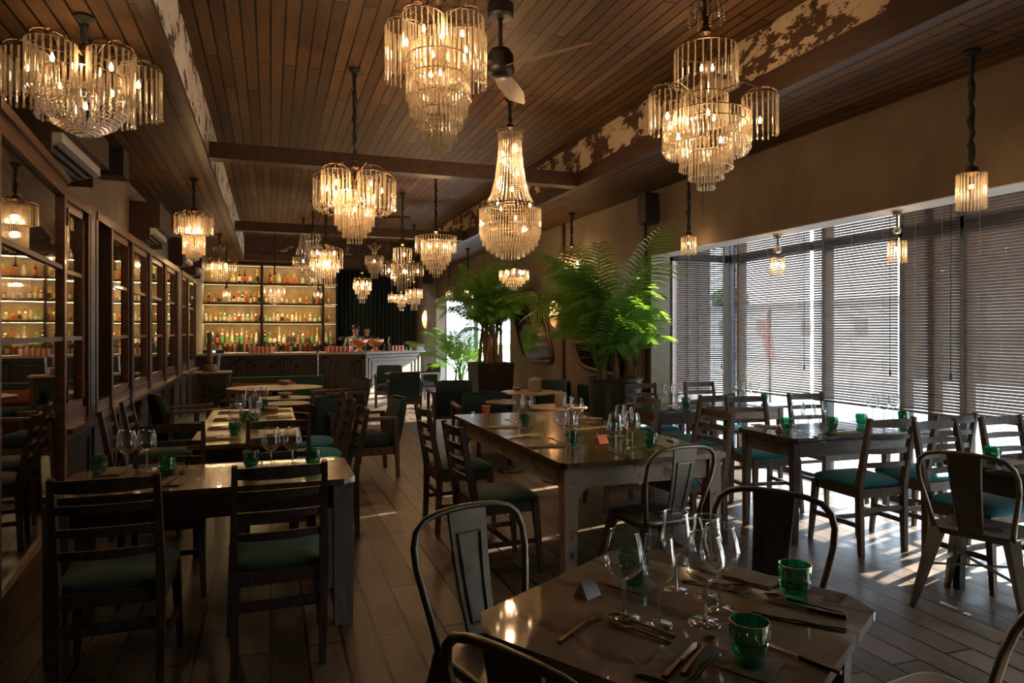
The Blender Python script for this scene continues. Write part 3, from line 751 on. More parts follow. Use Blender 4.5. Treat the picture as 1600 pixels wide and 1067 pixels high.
for sx, sy in ((0, 0), (1, 0), (0, 1), (1, 1)):      # curved brackets beside the legs
    x, y = (1.59 + sx * .96), (3.55 + sy * 2.23); q = MB()
    dx, dy = (1 if sx == 0 else -1), (1 if sy == 0 else -1)
    for ax in (0, 1):
        pr_ = [(0, 0), (.13, 0)] + [(.13 - .13 * math.sin(R(a)), -.17 + .17 * math.cos(R(a))) for a in range(15, 91, 15)]
        vs = []
        for t_ in (-.012, .012):
            for a, b in pr_:
                a += .035
                vs.append((x + (dx * a if ax == 0 else t_), y + (dy * a if ax == 1 else t_), .62 + b))
        n = len(pr_); q.add(vs, [tuple(range(n)), tuple(range(2 * n - 1, n - 1, -1))] + [(k, n + k, n + (k + 1) % n, (k + 1) % n) for k in range(n)])
    q.build('bracket', 'distressed_paint', big, True)
win = rect_table('dining_table', 'dark table with moulded edge beside the window, laid for four', 3.46, 3.86, 5.02, 4.5, .75, 'dark_table_wood', 'chair_wood', 'worn_apron_wood', .025, .055, .035, .04, .7)
MB().prism([(3.44, 3.88), (3.48, 3.84), (5.0, 3.84), (5.04, 3.88), (5.04, 4.48), (5.0, 4.52), (3.48, 4.52), (3.44, 4.48)], .715, .724).build('edge_moulding', 'dark_table_wood', win, True)
rect_table('dining_table', 'dark table at the rear of the window, left of two', 3.46, 5.68, 4.2, 6.34, .75, 'dark_table_wood', 'dark_timber', 'chair_wood', .025, .05, .03)
rect_table('dining_table', 'dark table at the rear of the window, right of two, against blinds', 4.24, 5.66, 5.0, 6.32, .75, 'dark_table_wood', 'dark_timber', 'worn_apron_wood', .025, .05, .03)
rect_table('dining_table', 'black table at the right edge of the photo', 3.74, 2.28, 5.02, 2.95, .75, 'dark_table_wood', 'black_plastic', 'black_plastic', .03, .06, .03)
lt = rect_table('dining_table', 'front left wooden table with clipped corners, laid for four', -.98, 3.58, .415, 4.24, .75, 'table_wood', 'bar_panel', 'dark_timber', .03, .1, .012, .06, .92, None)
rect_table('dining_table', 'long wooden table with many wine glasses, second on the left', -.52, 4.95, .2, 7.15, .75, 'light_table_wood', 'dark_timber', 'dark_timber', .03, .06, .03)
# foreground marble table, rotated
TA = R(31); e1 = Vector((math.cos(TA), math.sin(TA))); e2 = Vector((math.sin(TA), -math.cos(TA)))
mt = thing('marble_table', 'square marble topped table with clipped corners in the foreground', 'table', (1.02, 1.56, 0), TA)
hx, hy, c = .425, .40, .085
# local x = e1, local y = -e2
oct_ = [(-hx + c, -hy), (hx - c, -hy), (hx, -hy + c), (hx, hy - c), (hx - c, hy), (-hx + c, hy), (-hx, hy - c), (-hx, -hy + c)]
MB().prism([(x, y) for x, y in [(-hx + c, -hy), (hx - .1, -hy), (hx - .1, hy), (-hx + c, hy), (-hx, hy - c), (-hx, -hy + c)]], .735, .76).build('marble_slab', 'marble_top', mt)
q = MB().prism([(hx - .1, -hy), (hx - c, -hy), (hx, -hy + c), (hx, hy - c), (hx - c, hy), (hx - .1, hy)], .735, .757)
for k in range(7): q.box(hx - .097 + k * .013, -hy + .09, .757, hx - .089 + k * .013, hy - .09, .7605)
q.build('wooden_end', 'chair_wood', mt)
MB().box(-hx + .06, -hy + .06, .64, hx - .06, hy - .06, .735).build('apron', 'dark_timber', mt)
for sx in (-1, 1):
    for sy in (-1, 1): MB().bar((sx * (hx - .1), sy * (hy - .1), 0), (sx * (hx - .1), sy * (hy - .1), .64), .05, .05, .075, .075, (0, 1, 0)).build('leg', 'dark_timber', mt)
def round_table(label, x, y, r, h=.75, top='pale_table_top', sx=1):
    t = thing('round_table', label, 'table', (x, y, 0)); t.scale = (sx, 1, 1)
    MB().lathe([(r - .01, -.02), (r, -.014), (r, -.004), (r - .006, 0)], (0, 0, h), 36, True, True).build('tabletop', top, t)
    MB().lathe([(.03, .03), (.022, .3), (.03, h - .06), (.09, h - .02)], n=12).build('pedestal', 'black_plastic', t)
    MB().lathe([(r * .55, 0), (r * .55, .012), (.05, .035), (.03, .06)], n=24, cap0=True).build('base', 'black_plastic', t)
    return t
def gxy(u, v, z=.75): p = G(u, v, z); return p.x, p.y
x, y = gxy(828, 612); round_table('pale round table under the left mirror, with a canister', x, y, .38)
x, y = gxy(873, 635); round_table('pale round table right behind the long worn table, with a canister', x, y, .29)
x, y = gxy(797, 627); round_table('small brown round table, left of the two pale ones', x, y, .27, .75, 'round_table_wood')
round_table('small pale round table right by the bar corner', 2.35, 13.1, .3, .72)
x, y = gxy(430, 605); round_table('wide dark oval table in front of the bar, left', x, y, .5, .75, 'round_table_wood', 1.25)
x, y = gxy(448, 621); round_table('small brown round table in the left aisle', x, y, .27, .75, 'round_table_wood')
x, y = gxy(432, 642, .7); round_table('small round table just behind the long laid left table', .16, 7.62, .24, .75, 'round_table_wood')
# sofa, console, carved pepper mill, stand
so = thing('bench_sofa', 'green bench sofa with orange back cushion in front of the bar', 'sofa', (.05, 11.6, 0))
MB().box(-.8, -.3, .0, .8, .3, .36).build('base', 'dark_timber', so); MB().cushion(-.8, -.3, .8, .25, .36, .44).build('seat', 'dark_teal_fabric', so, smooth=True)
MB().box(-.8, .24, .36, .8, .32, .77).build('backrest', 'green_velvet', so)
tag(MB().cushion(-.5, -.06, .5, .06, 0, .22).build('cushion', 'orange_fabric', loc=(-.1, 11.76, .468), smooth=True), 'long orange cushion leaning on the green bench sofa', 'cushion')
px, py = G(337, 580, .92).x, G(337, 580, .92).y
cs = rect_table('console_table', 'small grey topped console table at the end of the left cabinets', px - .3, py - .2, px + .22, py + .2, .92, 'stone_ware', 'chair_wood', 'dark_timber', .025, .05, .02)
pm = thing('pepper_mill', 'tall carved wooden mill standing on the console', 'ornament', (px - .08, py, .92))
MB().lathe([(.09, 0), (.1, .02), (.1, .08), (.09, .1)], n=18, cap0=True, cap1=True).build('base', 'walnut', pm)
MB().lathe([(.035, .1), (.045, .13), (.036, .3), (.04, .5), (.038, .56), (.02, .58)], n=14, cap1=True).build('column', 'walnut', pm)
tag(MB().lathe([(.015, 0), (.03, .2), (.035, .24)], (G(337, 568, .99).x + .1, py + .08, .92), 12, True, True).build('steel_cup', 'steel'), 'small steel cup on the console beside the wooden mill', 'cup')
st = thing('metal_stand', 'thin polished metal stand in front of the bar', 'stand', G(496, 640).to_tuple())
st.location = (P(496, 560, 12.6).x, P(496, 560, 12.6).y, 0)
MB().lathe([(.14, 0), (.14, .012), (.02, .03)], n=20, cap0=True).build('base', 'steel', st); MB().tube([(0, 0, .02), (0, 0, 1.12)], .014, 8).build('pole', 'steel', st)
MB().tube([(0, 0, 1.12), (0, 0, 1.22)], .022, 8).build('handle', 'black_plastic', st)

# ------------------------------------------------------------------ tableware
def glass(h, rb, rr, name_scale):
    r = thing('wine_glass', '', 'wine glass')
    prof = [(.004, h * .44), (rb * .45, h * .475), (rb * .85, h * .56), (rb, h * .655), (rb * .97, h * .74), (rb * .85, h * .88), (rr, h)]
    MB().lathe(prof, n=26).build('bowl', 'wine_glass', r, smooth=True)
    MB().lathe([(.006, .006), (.004, h * .2), (.0055, h * .44)], n=10).build('stem', 'glass_stem', r, smooth=True)
    MB().lathe([(rb * .8, .0), (rb * .78, .0025), (rb * .3, .005), (.004, .008)], n=24).build('foot', 'wine_glass', r, smooth=True)
    MB().ring((0, 0, h), rr, .0013, 26).build('rim', 'glass_stem', r)
    return Proto(r)
WA = glass(.225, .053, .037, 1); WB = glass(.225, .043, .034, 1)
def tumbler():
    r = thing('tumbler', '', 'tumbler'); n = 28
    prof = [(.026, .0), (.031, .003), (.033, .018), (.038, .024), (.0405, .033), (.0415, .05), (.0398, .054), (.042, .058), (.0432, .094)]
    q = MB(); q.lathe(prof, n=n, cap0=True); q.lathe([(.041, .094), (.039, .06), (.036, .03), (.02, .012), (.001, .012)], n=n)
    q.build('body', 'green_glass', r)
    q = MB()
    for k in range(16):
        a = 2 * PI * k / 16; q.bar((.0415 * math.cos(a), .0415 * math.sin(a), .06), (.0435 * math.cos(a), .0435 * math.sin(a), .08), .003, .003)
    q.build('moulded_ribs', 'green_glass', r)
    MB().ring((0, 0, .094), .0425, .0011, 28).build('gilt_rim', 'gold', r)
    return Proto(r)
TU = tumbler()
coaster = Proto(tag(MB().box(-.06, -.06, 0, .06, .06, .003).build('coaster', 'napkin_cloth'), '', 'coaster'))
def cutlery(kind):
    r = thing(kind, '', kind); L = .2
    if kind == 'knife':
        MB().bar((-.1, 0, .005), (-.005, 0, .005), .012, .008, .009, .007).build('handle', 'bronze', r)
        q = MB(); q.add([(-.005, -.005, .005), (.07, -.009, .004), (.1, 0, .003), (.09, .006, .003), (-.005, .005, .005), (-.005, -.005, .0065), (.07, -.009, .0055), (.1, 0, .0045), (.09, .006, .0045), (-.005, .005, .0065)],
              [(4, 3, 2, 1, 0), (5, 6, 7, 8, 9), (0, 1, 6, 5), (1, 2, 7, 6), (2, 3, 8, 7), (3, 4, 9, 8)]); q.build('blade', 'steel', r)
    elif kind == 'fork':
        MB().bar((-.1, 0, .004), (.03, 0, .008), .010, .004, .006, .004).build('handle', 'bronze', r)
        q = MB().bar((.03, 0, .008), (.05, 0, .005), .008, .003, .022, .002)
        for k in range(4): q.bar((.05, -.009 + k * .006, .005), (.098, -.009 + k * .006, .010), .003, .002)
        q.build('tines', 'bronze', r)
    else:
        MB().bar((-.1, 0, .004), (.04, 0, .010), .011, .004, .006, .004).build('handle', 'bronze', r)
        q = MB(); vs = [(.07, 0, .002)]; fs = []
        for i, rr in enumerate((.4, .8, 1.0)):
            for k in range(16):
                a = 2 * PI * k / 16; vs.append((.07 + .032 * rr * math.cos(a), .02 * rr * math.sin(a), .002 + .008 * rr * rr))
        for k in range(16):
            fs.append((0, 1 + k, 1 + (k + 1) % 16))
            for i in range(2): fs.append((1 + i * 16 + k, 17 + i * 16 + k, 17 + i * 16 + (k + 1) % 16, 1 + i * 16 + (k + 1) % 16))
        q.add(vs, fs).build('bowl', 'bronze', r, smooth=True)
    return Proto(r)
KN, FO, SP = cutlery('knife'), cutlery('fork'), cutlery('spoon')
def napkin():
    q = MB(); vs, fs = [], []; nx = 10
    for lay in range(2):
        z0 = .0005 + lay * .004; w_ = .055 - lay * .006
        vs = []; fs = []
        for i in range(nx + 1):
            x = -.11 + .22 * i / nx
            for j, (yy, dz) in enumerate(((-w_, 0), (-w_, .0032), (-w_ * .5, .0042), (0, .0036), (w_ * .5, .0044), (w_, .0032), (w_, 0))):
                vs.append((x + .004 * math.sin(j * 2.1 + lay), yy + .003 * math.sin(i * 1.3 + lay), z0 + dz * (1 + .15 * math.sin(i * 2.3 + j))))
        for i in range(nx):
            for j in range(6): fs.append((i * 7 + j, i * 7 + 7 + j, i * 7 + 8 + j, i * 7 + 1 + j))
        fs += [(6, 5, 4, 3, 2, 1, 0), tuple(nx * 7 + j for j in range(7))]
        q.add(vs, fs)
    return Proto(tag(q.build('napkin', 'napkin_cloth', smooth=False), '', 'napkin'))
NA = napkin()
def between(u1, v1, u2, v2, z):
    a, b = G(u1, v1, z), G(u2, v2, z); m = (a + b) / 2; return (m.x, m.y, z), math.atan2(b.y - a.y, b.x - a.x)
# --- foreground marble table
Z = .76
gg = 'wine glasses on the foreground marble table'
for pr_, u, v, lb in ((WA, 975, 965, 'front left wine glass of the foreground cluster, before a green tumbler'), (WB, 1030, 976, 'second wine glass from left in the foreground cluster'),
                      (WB, 1056, 923, 'tallest looking wine glass at the back of the foreground cluster'), (WA, 1101, 973, 'front right wine glass of the foreground cluster'),
                      (WB, 1104, 933, 'wine glass at the back right of the foreground cluster'), (WA, 1125, 953, 'rightmost wine glass of the foreground cluster')):
    p = G(u, v, Z); pr_.put(lb, (p.x, p.y, Z), random.random() * 6, gg)
for u, v, lb in ((990, 912, 'farthest of three'), (1242, 936, 'rightmost of three'), (1171, 1038, 'nearest of three')):
    p = G(u, v, Z); coaster.put('dark square coaster under the %s tumblers on the marble table' % lb, (p.x, p.y, Z), TA, 'coasters')
    TU.put('green glass tumbler with gilt rim on the marble table, %s' % lb, (p.x, p.y, Z + .0035), 0, 'green tumblers')
def cut(pr_, lb, u1, v1, u2, v2, z=Z, dz=0, grp='cutlery'):
    l, a = between(u1, v1, u2, v2, z); pr_.put(lb, (l[0], l[1], z + dz), a, grp)
cut(FO, 'fork lying alone at the left of the marble table', 868, 1008, 942, 958)
cut(SP, 'spoon lying in front of the foreground wine glasses', 1062, 998, 955, 965)
cut(FO, 'fork beside the spoon in front of the foreground wine glasses', 1050, 1006, 958, 976)
cut(NA, 'folded grey napkin at the near edge of the marble table', 1030, 1066, 1090, 1008, grp='folded napkins')
cut(NA, 'folded grey napkin at the right of the marble table', 1180, 950, 1320, 975, grp='folded napkins')
cut(NA, 'folded pale napkin at the back of the marble table', 1112, 888, 1205, 912, grp='folded napkins')
cut(SP, 'spoon on the napkin at the near edge of the marble table', 1062, 1066, 1118, 1003, dz=.0098)
cut(KN, 'knife on the napkin at the near edge of the marble table', 1042, 1064, 1086, 1016, dz=.0098)
cut(KN, 'knife on the napkin at the right of the marble table', 1322, 972, 1196, 945, dz=.0098)
cut(SP, 'spoon on the napkin at the right of the marble table', 1320, 966, 1192, 938, dz=.0098)
cut(KN, 'knife lying alone at the right of the marble table, near a tumbler', 1288, 1044, 1205, 1012)
cut(SP, 'spoon at the back of the marble table behind the wine glasses', 1075, 910, 1166, 922)
cut(FO, 'fork at the back of the marble table behind the wine glasses', 1090, 902, 1160, 930)
def tent(lb, u, v, z, rz, s=1.0, mat='card_pink'):
    r = MB(); a, h = .022 * s, .038 * s
    r.add([(-.026 * s, -a, 0), (.026 * s, -a, 0), (.026 * s, 0, h), (-.026 * s, 0, h), (-.026 * s, a, 0), (.026 * s, a, 0)], [(0, 1, 2, 3), (3, 2, 5, 4), (0, 3, 4), (1, 5, 2), (0, 4, 5, 1)])
    p = G(u, v, z); o = r.build('table_card', mat, loc=(p.x, p.y, z)); o.rotation_euler = (0, 0, rz); tag(o, lb, 'table sign')
tent('folded blank pinkish card standing on the marble table', 918, 930, .76, R(25), 1.15)
tent('small copper card standing on the long worn table', 940, 692, .77, R(10), 1.4, 'copper')
tent('small copper card standing on the dark window table', 1217, 674, .75, R(50), 1.3, 'copper')
# --- other tables
def wg(u, v, z, lb, grp, pr_=WA):
    p = G(u, v, z); pr_.put(lb, (p.x, p.y, z), random.random() * 6, grp)
def wt(x, y, z, lb, grp, pr_=WA): pr_.put(lb, (x, y, z), 1.0, grp)
def tu(u, v, z, lb, co=True):
    p = G(u, v, z); 
    if co: coaster.put('coaster under the ' + lb, (p.x, p.y, z), .1, 'coasters')
    TU.put(lb, (p.x, p.y, z + (.0035 if co else 0)), 0, 'green tumblers')
g = 'wine glasses on the front left table'
wg(424, 733, .75, 'wine glass on front left table, left of the right hand pair', g); wg(457, 732, .75, 'wine glass on front left table, right of the right hand pair', g)
wg(198, 739, .75, 'wine glass on front left table, left of the pair by the wall', g); wg(229, 738, .75, 'wine glass on front left table, right of the pair by the wall', g)
tu(392, 731, .75, 'green tumbler left of the right hand pair on front left table', False); tu(489, 728, .75, 'green tumbler right of the right hand pair on front left table', False)
tu(155, 741, .75, 'green tumbler nearest the wall on front left table', False); tu(262, 742, .75, 'green tumbler in the middle of front left table', False)
cut(NA, 'folded napkin between the tumblers on front left table', 250, 770, 290, 738, .75, grp='folded napkins'); cut(NA, 'folded napkin near the wall on front left table', 160, 752, 190, 725, .75, grp='folded napkins')
cut(KN, 'knife on the middle napkin of front left table', 255, 765, 285, 742, .75, .0098); cut(SP, 'spoon beside the wall side glasses on front left table', 268, 752, 286, 738, .75)
g = 'wine glasses on the second left table'
for k, (u, v) in enumerate(((368.5, 631), (376, 617), (392, 607), (398, 628), (399, 619), (412, 605))):
    t = .525 * FOC / (v - HOR); p = P(u, v, t)
    wt(p.x, p.y, .75, 'wine glass on the second left table, %s of six counted from the left' % ORD[k], g, (WA, WB)[k % 2])
for k, (u, v) in enumerate(((367, 680), (382, 660), (397, 664), (411, 642))): tu(u, v, .75, 'green tumbler on the second left table, %s from the left' % ORD[k], False)
for k in range(8):
    y = 5.2 + (k // 2) * .55; x = -.35 + (k % 2) * .42; s_ = ('left', 'right')[k % 2]; n_ = ORD[k // 2]
    NA.put('napkin on the %s side of the second left table, %s from the front' % (s_, n_), (x, y, .75), 0, 'folded napkins')
    KN.put('knife on the %s side of the second left table, %s from the front' % (s_, n_), (x, y - .02, .7598), 0, 'cutlery')
    FO.put('fork on the %s side of the second left table, %s from the front' % (s_, n_), (x, y + .12, .75), 0, 'cutlery')
g = 'wine glasses on the long worn table'
for k, (pr_, u, v, l) in enumerate(((WA, 811, 659, 'left of the far left pair'), (WA, 823, 663, 'right of the far left pair'), (WA, 878, 692, 'left of the middle pair'), (WA, 890, 699, 'right of the middle pair'),
        (WB, 888, 664, 'left of the pair behind the middle'), (WA, 902, 668, 'right of the pair behind the middle'), (WA, 962, 703, 'left front of the right hand cluster'), (WB, 980, 688, 'back of the right hand cluster'),
        (WA, 988, 700, 'right front of the right hand cluster'), (WB, 970, 684, 'left back of the right hand cluster'))): wg(u, v, .77, 'wine glass on the long worn table, ' + l, g, pr_)
for u, v, l in ((820, 667, 'far left'), (894, 697, 'front left'), (957, 681, 'far right'), (1016, 700, 'front right')): tu(u, v, .77, 'green tumbler on the long worn table, ' + l)
cut(NA, 'pale napkin at the far left of the long worn table', 759, 668, 806, 667, .77, grp='folded napkins'); cut(NA, 'pale napkin at the front left of the long worn table', 826, 698, 882, 697, .77, grp='folded napkins')
cut(NA, 'pale napkin at the far right of the long worn table', 900, 654, 940, 655, .77, grp='folded napkins'); cut(NA, 'pale napkin at the front right of the long worn table', 1020, 690, 1062, 704, .77, grp='folded napkins')
cut(SP, 'spoon on the far left napkin of the long worn table', 806, 664, 790, 659, .77, .0098); cut(SP, 'spoon on the front left napkin of the long worn table', 876, 696, 858, 688, .77, .0098)
cut(FO, 'fork left of the napkins on the long worn table', 800, 686, 836, 684, .77); cut(SP, 'spoon at the near edge of the long worn table, right', 958, 708, 984, 716, .77)
cut(FO, 'fork at the near edge of the long worn table, right', 985, 703, 1008, 701, .77); cut(KN, 'knife at the right corner of the long worn table', 1030, 684, 1080, 700, .77)
cut(FO, 'fork at the far side of the long worn table', 905, 661, 936, 664, .77)
g = 'wine glasses on the dark window table'
for pr_, u, v, l in ((WA, 1247, 673, 'left of the front cluster'), (WA, 1263, 677, 'middle of the front cluster'), (WB, 1281, 673, 'right of the front cluster'), (WA, 1364, 657, 'left of the back cluster'), (WA, 1381, 659, 'middle of the back cluster'), (WA, 1396, 656, 'right of the back cluster')):
    wg(u, v, .75, 'wine glass on the dark window table, ' + l, g, pr_)
for u, v, l in ((1229, 672, 'front left'), (1300, 671, 'front middle'), (1346, 665, 'back middle'), (1412, 660, 'back right')): tu(u, v, .75, 'green tumbler on the dark window table, ' + l, False)
cut(NA, 'napkin at the left of the dark window table', 1180, 664, 1212, 669, .75, grp='folded napkins'); cut(NA, 'napkin at the near side of the dark window table', 1300, 678, 1345, 676, .75, grp='folded napkins')
cut(KN, 'knife before the tumblers on the dark window table', 1300, 675, 1340, 674, .75, .0098); cut(SP, 'spoon among the glasses on the dark window table', 1252, 680, 1272, 684, .75); cut(FO, 'fork among the glasses on the dark window table', 1276, 682, 1296, 676, .75)
g = 'wine glasses on the rear window tables'
for u, v, l in ((1034, 636, 'left table, left'), (1044, 634, 'left table, middle'), (1056, 636, 'left table, right'), (1156, 631, 'right table, left'), (1167, 632, 'right table, middle'), (1180, 630, 'right table, right')):
    wg(u, v, .75, 'wine glass on the rear window tables: ' + l, g)
for u, v, l in ((1015, 635, 'leftmost'), (1072, 636, 'second from left'), (1141, 630, 'third from left'), (1195, 628, 'rightmost')): tu(u, v, .75, 'green tumbler on the rear window tables, ' + l, False)
cut(KN, 'knife on the rear left window table', 1046, 640, 1066, 639, .75); cut(FO, 'fork on the rear right window table', 1176, 634, 1194, 633, .75)
tu(1551, 724, .75, 'green tumbler on the black table at the right edge', False)
cut(NA, 'dark napkin on the black table at the right edge', 1560, 724, 1596, 722, .75, grp='folded napkins'); cut(KN, 'knife on the black table at the right edge', 1540, 738, 1572, 732, .75); cut(FO, 'fork on the black table at the right edge', 1562, 716, 1590, 720, .75, .0098)
def canister(lb, u, v, z, r, h, mat='stone_ware'):
    p = G(u, v, z); t = thing('canister', lb, 'canister', (p.x, p.y, z))
    MB().lathe([(r * .92, 0), (r, .02), (r, h * .8), (r * .97, h * .82)], n=20, cap0=True, cap1=True).build('body', mat, t, smooth=False)
    MB().lathe([(r * .98, h * .82), (r * .9, h * .88), (r * .3, h * .9), (r * .25, h), (r * .1, h * 1.02)], n=20, cap1=True).build('lid', mat, t)
canister('stoneware canister with lid on the pale round table under the mirror', 836, 611, .75, .085, .18)
canister('pale canister with lid on the round table behind the long worn table', 876, 633, .75, .06, .15)
def bowl(lb, u, v, z, r, mat='stone_ware'):
    p = G(u, v, z); tag(MB().lathe([(r * .4, 0), (r * .75, r * .2), (r, r * .6), (r * .95, r * .62), (r * .6, r * .25), (.001, r * .15)], n=18, cap0=True).build('bowl', mat, smooth=True, loc=(p.x, p.y, z)), lb, 'bowl')
bowl('small brown bowl left of the canister on the round table under the mirror', 808, 610, .75, .06, 'walnut')
bowl('pale bowl on the oval table in front of the bar', 444, 600, .75, .09); bowl('pale bowl on the small round table in the left aisle', 445, 620, .75, .08)
bowl('pale bowl on the table just behind the long laid left table', 424, 643, .75, .07)
p = G(766, 636, .62); tb = round_table('low brown stool table beside the long worn table, with an orange pot', 2.02, 6.74, .15, .62, 'round_table_wood')
tag(MB().lathe([(.032, 0), (.045, .11), (.05, .11), (.05, .125), (.04, .125), (.03, .1)], (2.09, 6.72, .62), 16, True).build('clay_pot', 'terracotta'), 'small orange clay pot on the low stool table', 'pot')
tag(MB().lathe([(.018, 0), (.02, .05), (.012, .06)], (1.97, 6.78, .62), 12, True, True).build('salt_shaker', 'label_white'), 'small white shaker beside the orange clay pot', 'shaker')

# ------------------------------------------------------------------ hanging lights
random.seed(3)
def lampdata(e, size=.05):
    ld = bpy.data.lights.new('bulb_light', 'POINT'); ld.energy = e * LAMP; ld.color = (1, .58, .28); ld.shadow_soft_size = size; return ld
def rod_ring(q, cx, cy, r, z0, z1, n, w_, bead, ph=0, a0=0, a1=360):
    qb = MB()
    for k in range(n):
        a = R(a0 + (a1 - a0) * (k + ph) / n); x, y = cx + r * math.cos(a), cy + r * math.sin(a)
        dz = random.uniform(-.03, .03) * (z0 - z1) if bead else 0
        q.tube([(x, y, z0), (x, y, z1 + dz)], w_, 5)
        if bead: q.ball((x, y, z1 + dz - w_ * 1.6), w_ * 1.75, 6, 4, 1.25)
def chand(name, label, u, t, zc, tiers, clusters=(), bulbs=(), e=6, beads=(), vtop=None, rod=.0042, bead=True, cord=True, arms=True, extra=None, group='glass rod chandeliers', le=None):
    s = t / FOC; ctr = P(u, HOR, t); hz = lambda v: (CAM_H - (v - HOR) * s) - zc
    r = thing(name, label, 'chandelier' if name == 'chandelier' else 'pendant lamp', (ctr.x, ctr.y, zc), 0, group)
    rw_ = max(rod, .45 * s) if rod < .005 else rod
    vt = vtop if vtop else min([b[1] for b in tiers] + [c_[3] for c_ in clusters])
    for rp, v0, v1, n in tiers:
        q = MB(); rod_ring(q, 0, 0, rp * s, hz(v0), hz(v1), n, rw_, bead, random.random()); q.build('crystal_tier', 'crystal', r)
        MB().ring((0, 0, hz(v0)), rp * s - rw_, .004, 28).build('tier_ring', 'bronze', r)
    fr = MB()
    for ang, dp, rp, v0, v1, n in clusters:
        cx, cy = dp * s * math.cos(R(ang)), dp * s * math.sin(R(ang)); q = MB()
        rod_ring(q, cx, cy, rp * s, hz(v0), hz(v1), n, rw_, bead, random.random()); q.build('crystal_cluster', 'crystal', r)
        for k in range(8):        # ribs arching over each bunch of rods
            a = R(k * 45); pts = [(cx + rp * s * math.cos(a) * f, cy + rp * s * math.sin(a) * f, hz(v0) + rp * s * .55 * math.sqrt(max(0, 1 - f * f))) for f in (.1, .5, .8, .95, 1)]
            fr.tube(pts, .0028, 4)
        fr.ring((cx, cy, hz(v0)), rp * s, .003, 20)
        if arms:
            z0 = hz(v0) + rp * s * .55; fr.tube([(0, 0, z0 - .1), (cx * .35, cy * .35, z0 - .02), (cx * .7, cy * .7, z0 + .03), (cx, cy, z0)], .006, 6)
    for prof, n in beads:         # strings of beads over a profile
        q = MB()
        for k in range(n):
            a = 2 * PI * k / n
            for i in range(len(prof) - 1):
                (r0, v0), (r1, v1) = prof[i], prof[i + 1]; L = math.hypot((r1 - r0) * s, (v1 - v0) * s); m = max(1, int(L / (.016 + s * .6)))
                for j in range(m):
                    f = j / m; rr = (r0 + (r1 - r0) * f) * s; q.ball((rr * math.cos(a), rr * math.sin(a), hz(v0 + (v1 - v0) * f)), .0065 + s * .35, 6, 4)
        q.build('bead_strings', 'crystal_bead', r)['kind'] = 'stuff'
    vb = max([b[2] for b in tiers] + [0]) if tiers else max(p_[1] for b in beads for p_ in b[0])
    mid = vt + (vb - vt) * .75
    fr.tube([(0, 0, hz(vt) + .03), (0, 0, hz(mid))], .008, 6)
    fr.lathe([(.001, .05), (.03, .03), (.035, 0), (.012, -.02)], (0, 0, hz(vt)), 12)
    if extra: extra(fr, s, hz)
    fr.build('frame', 'bronze', r)
    if cord:
        top = -.0; bot = hz(vt) + .05; n = max(3, int((top - bot) / .035)); pts = [(.004 * math.sin(i * 2.1), .004 * math.cos(i * 1.7), top - .02 + (bot - top + .02) * i / n) for i in range(n + 1)]
        MB().tube(pts, [.014 + .006 * (i % 2) + .004 * math.sin(i * 1.3) for i in range(n + 1)], 6).build('cord', 'cord', r)
        MB().lathe([(.045, 0), (.05, -.012), (.02, -.04), (.012, -.05)], n=14, cap0=True).build('ceiling_rose', 'cord', r)
    for ang, dp, v in bulbs:
        x, y = dp * s * math.cos(R(ang)), dp * s * math.sin(R(ang)); br = min(.017, max(.011, 1.6 * s))
        MB().lathe([(.001, br * 2.4), (br * .45, br * 1.5), (br, 0), (br * .8, -br), (br * .5, -br * 1.4), (.001, -br * 1.5)], (x, y, hz(v)), 9).build('bulb', 'bulb_glow' if e > .5 else 'bulb_dim', r)
    if e:
        pts = le if le else [(0, 0, tiers[0][1] + (tiers[0][2] - tiers[0][1]) * .45 if tiers else mid)]
        for ang, dp, v in pts:
            o = bpy.data.objects.new('lamp_light', lampdata(e / len(pts), .03)); COL.objects.link(o); o.parent = r
            o.location = (dp * s * math.cos(R(ang)), dp * s * math.sin(R(ang)), hz(v))
    return r
# nearest, top left: six half shades round a bead bowl
cl = [(a, 76, 32, 98, 168, 22) for a in (10, 70, 130, 190, 250, 310)]
chand('chandelier', 'large chandelier at upper left with six glass shades round a bead bowl', 132, 3.5, ZS, [(58, 120, 150, 30)], cl,
      [(a, 74, 120) for a in (10, 70, 130, 190, 250, 310)] + [(100, 30, 158)], 2.4, [([(66, 150), (58, 175), (42, 195), (20, 208), (6, 213)], 42)], vtop=82, rod=.0055, le=[(40, 60, 120), (160, 60, 120), (280, 60, 120)])
# big one, top centre
def topfan(fr, s, hz):
    for k in range(14):
        a = 2 * PI * k / 14; fr.tube([(0, 0, hz(28)), (14 * s * math.cos(a), 14 * s * math.sin(a), hz(5)), (22 * s * math.cos(a), 22 * s * math.sin(a), hz(14))], .002, 4)
chand('chandelier', 'largest chandelier, top centre, long glass rods tapering in tiers to a point', 685, 4.0, ZC,
      [(50, 92, 155, 46), (45, 120, 176, 44), (37, 150, 196, 36), (28, 172, 213, 28), (19, 192, 230, 20), (10, 208, 240, 12)],
      [(a, 52, 31, 42 + (k % 2) * 5, 122, 22) for k, a in enumerate((15, 87, 159, 231, 303))], [(a, 50, 66) for a in (15, 87, 159, 231, 303)] + [(270, 12, 118), (60, 20, 48), (200, 14, 120)], 5.5, vtop=4, rod=.0048, extra=topfan,
      le=[(20, 50, 66), (140, 50, 66), (260, 50, 66), (0, 0, 125)])
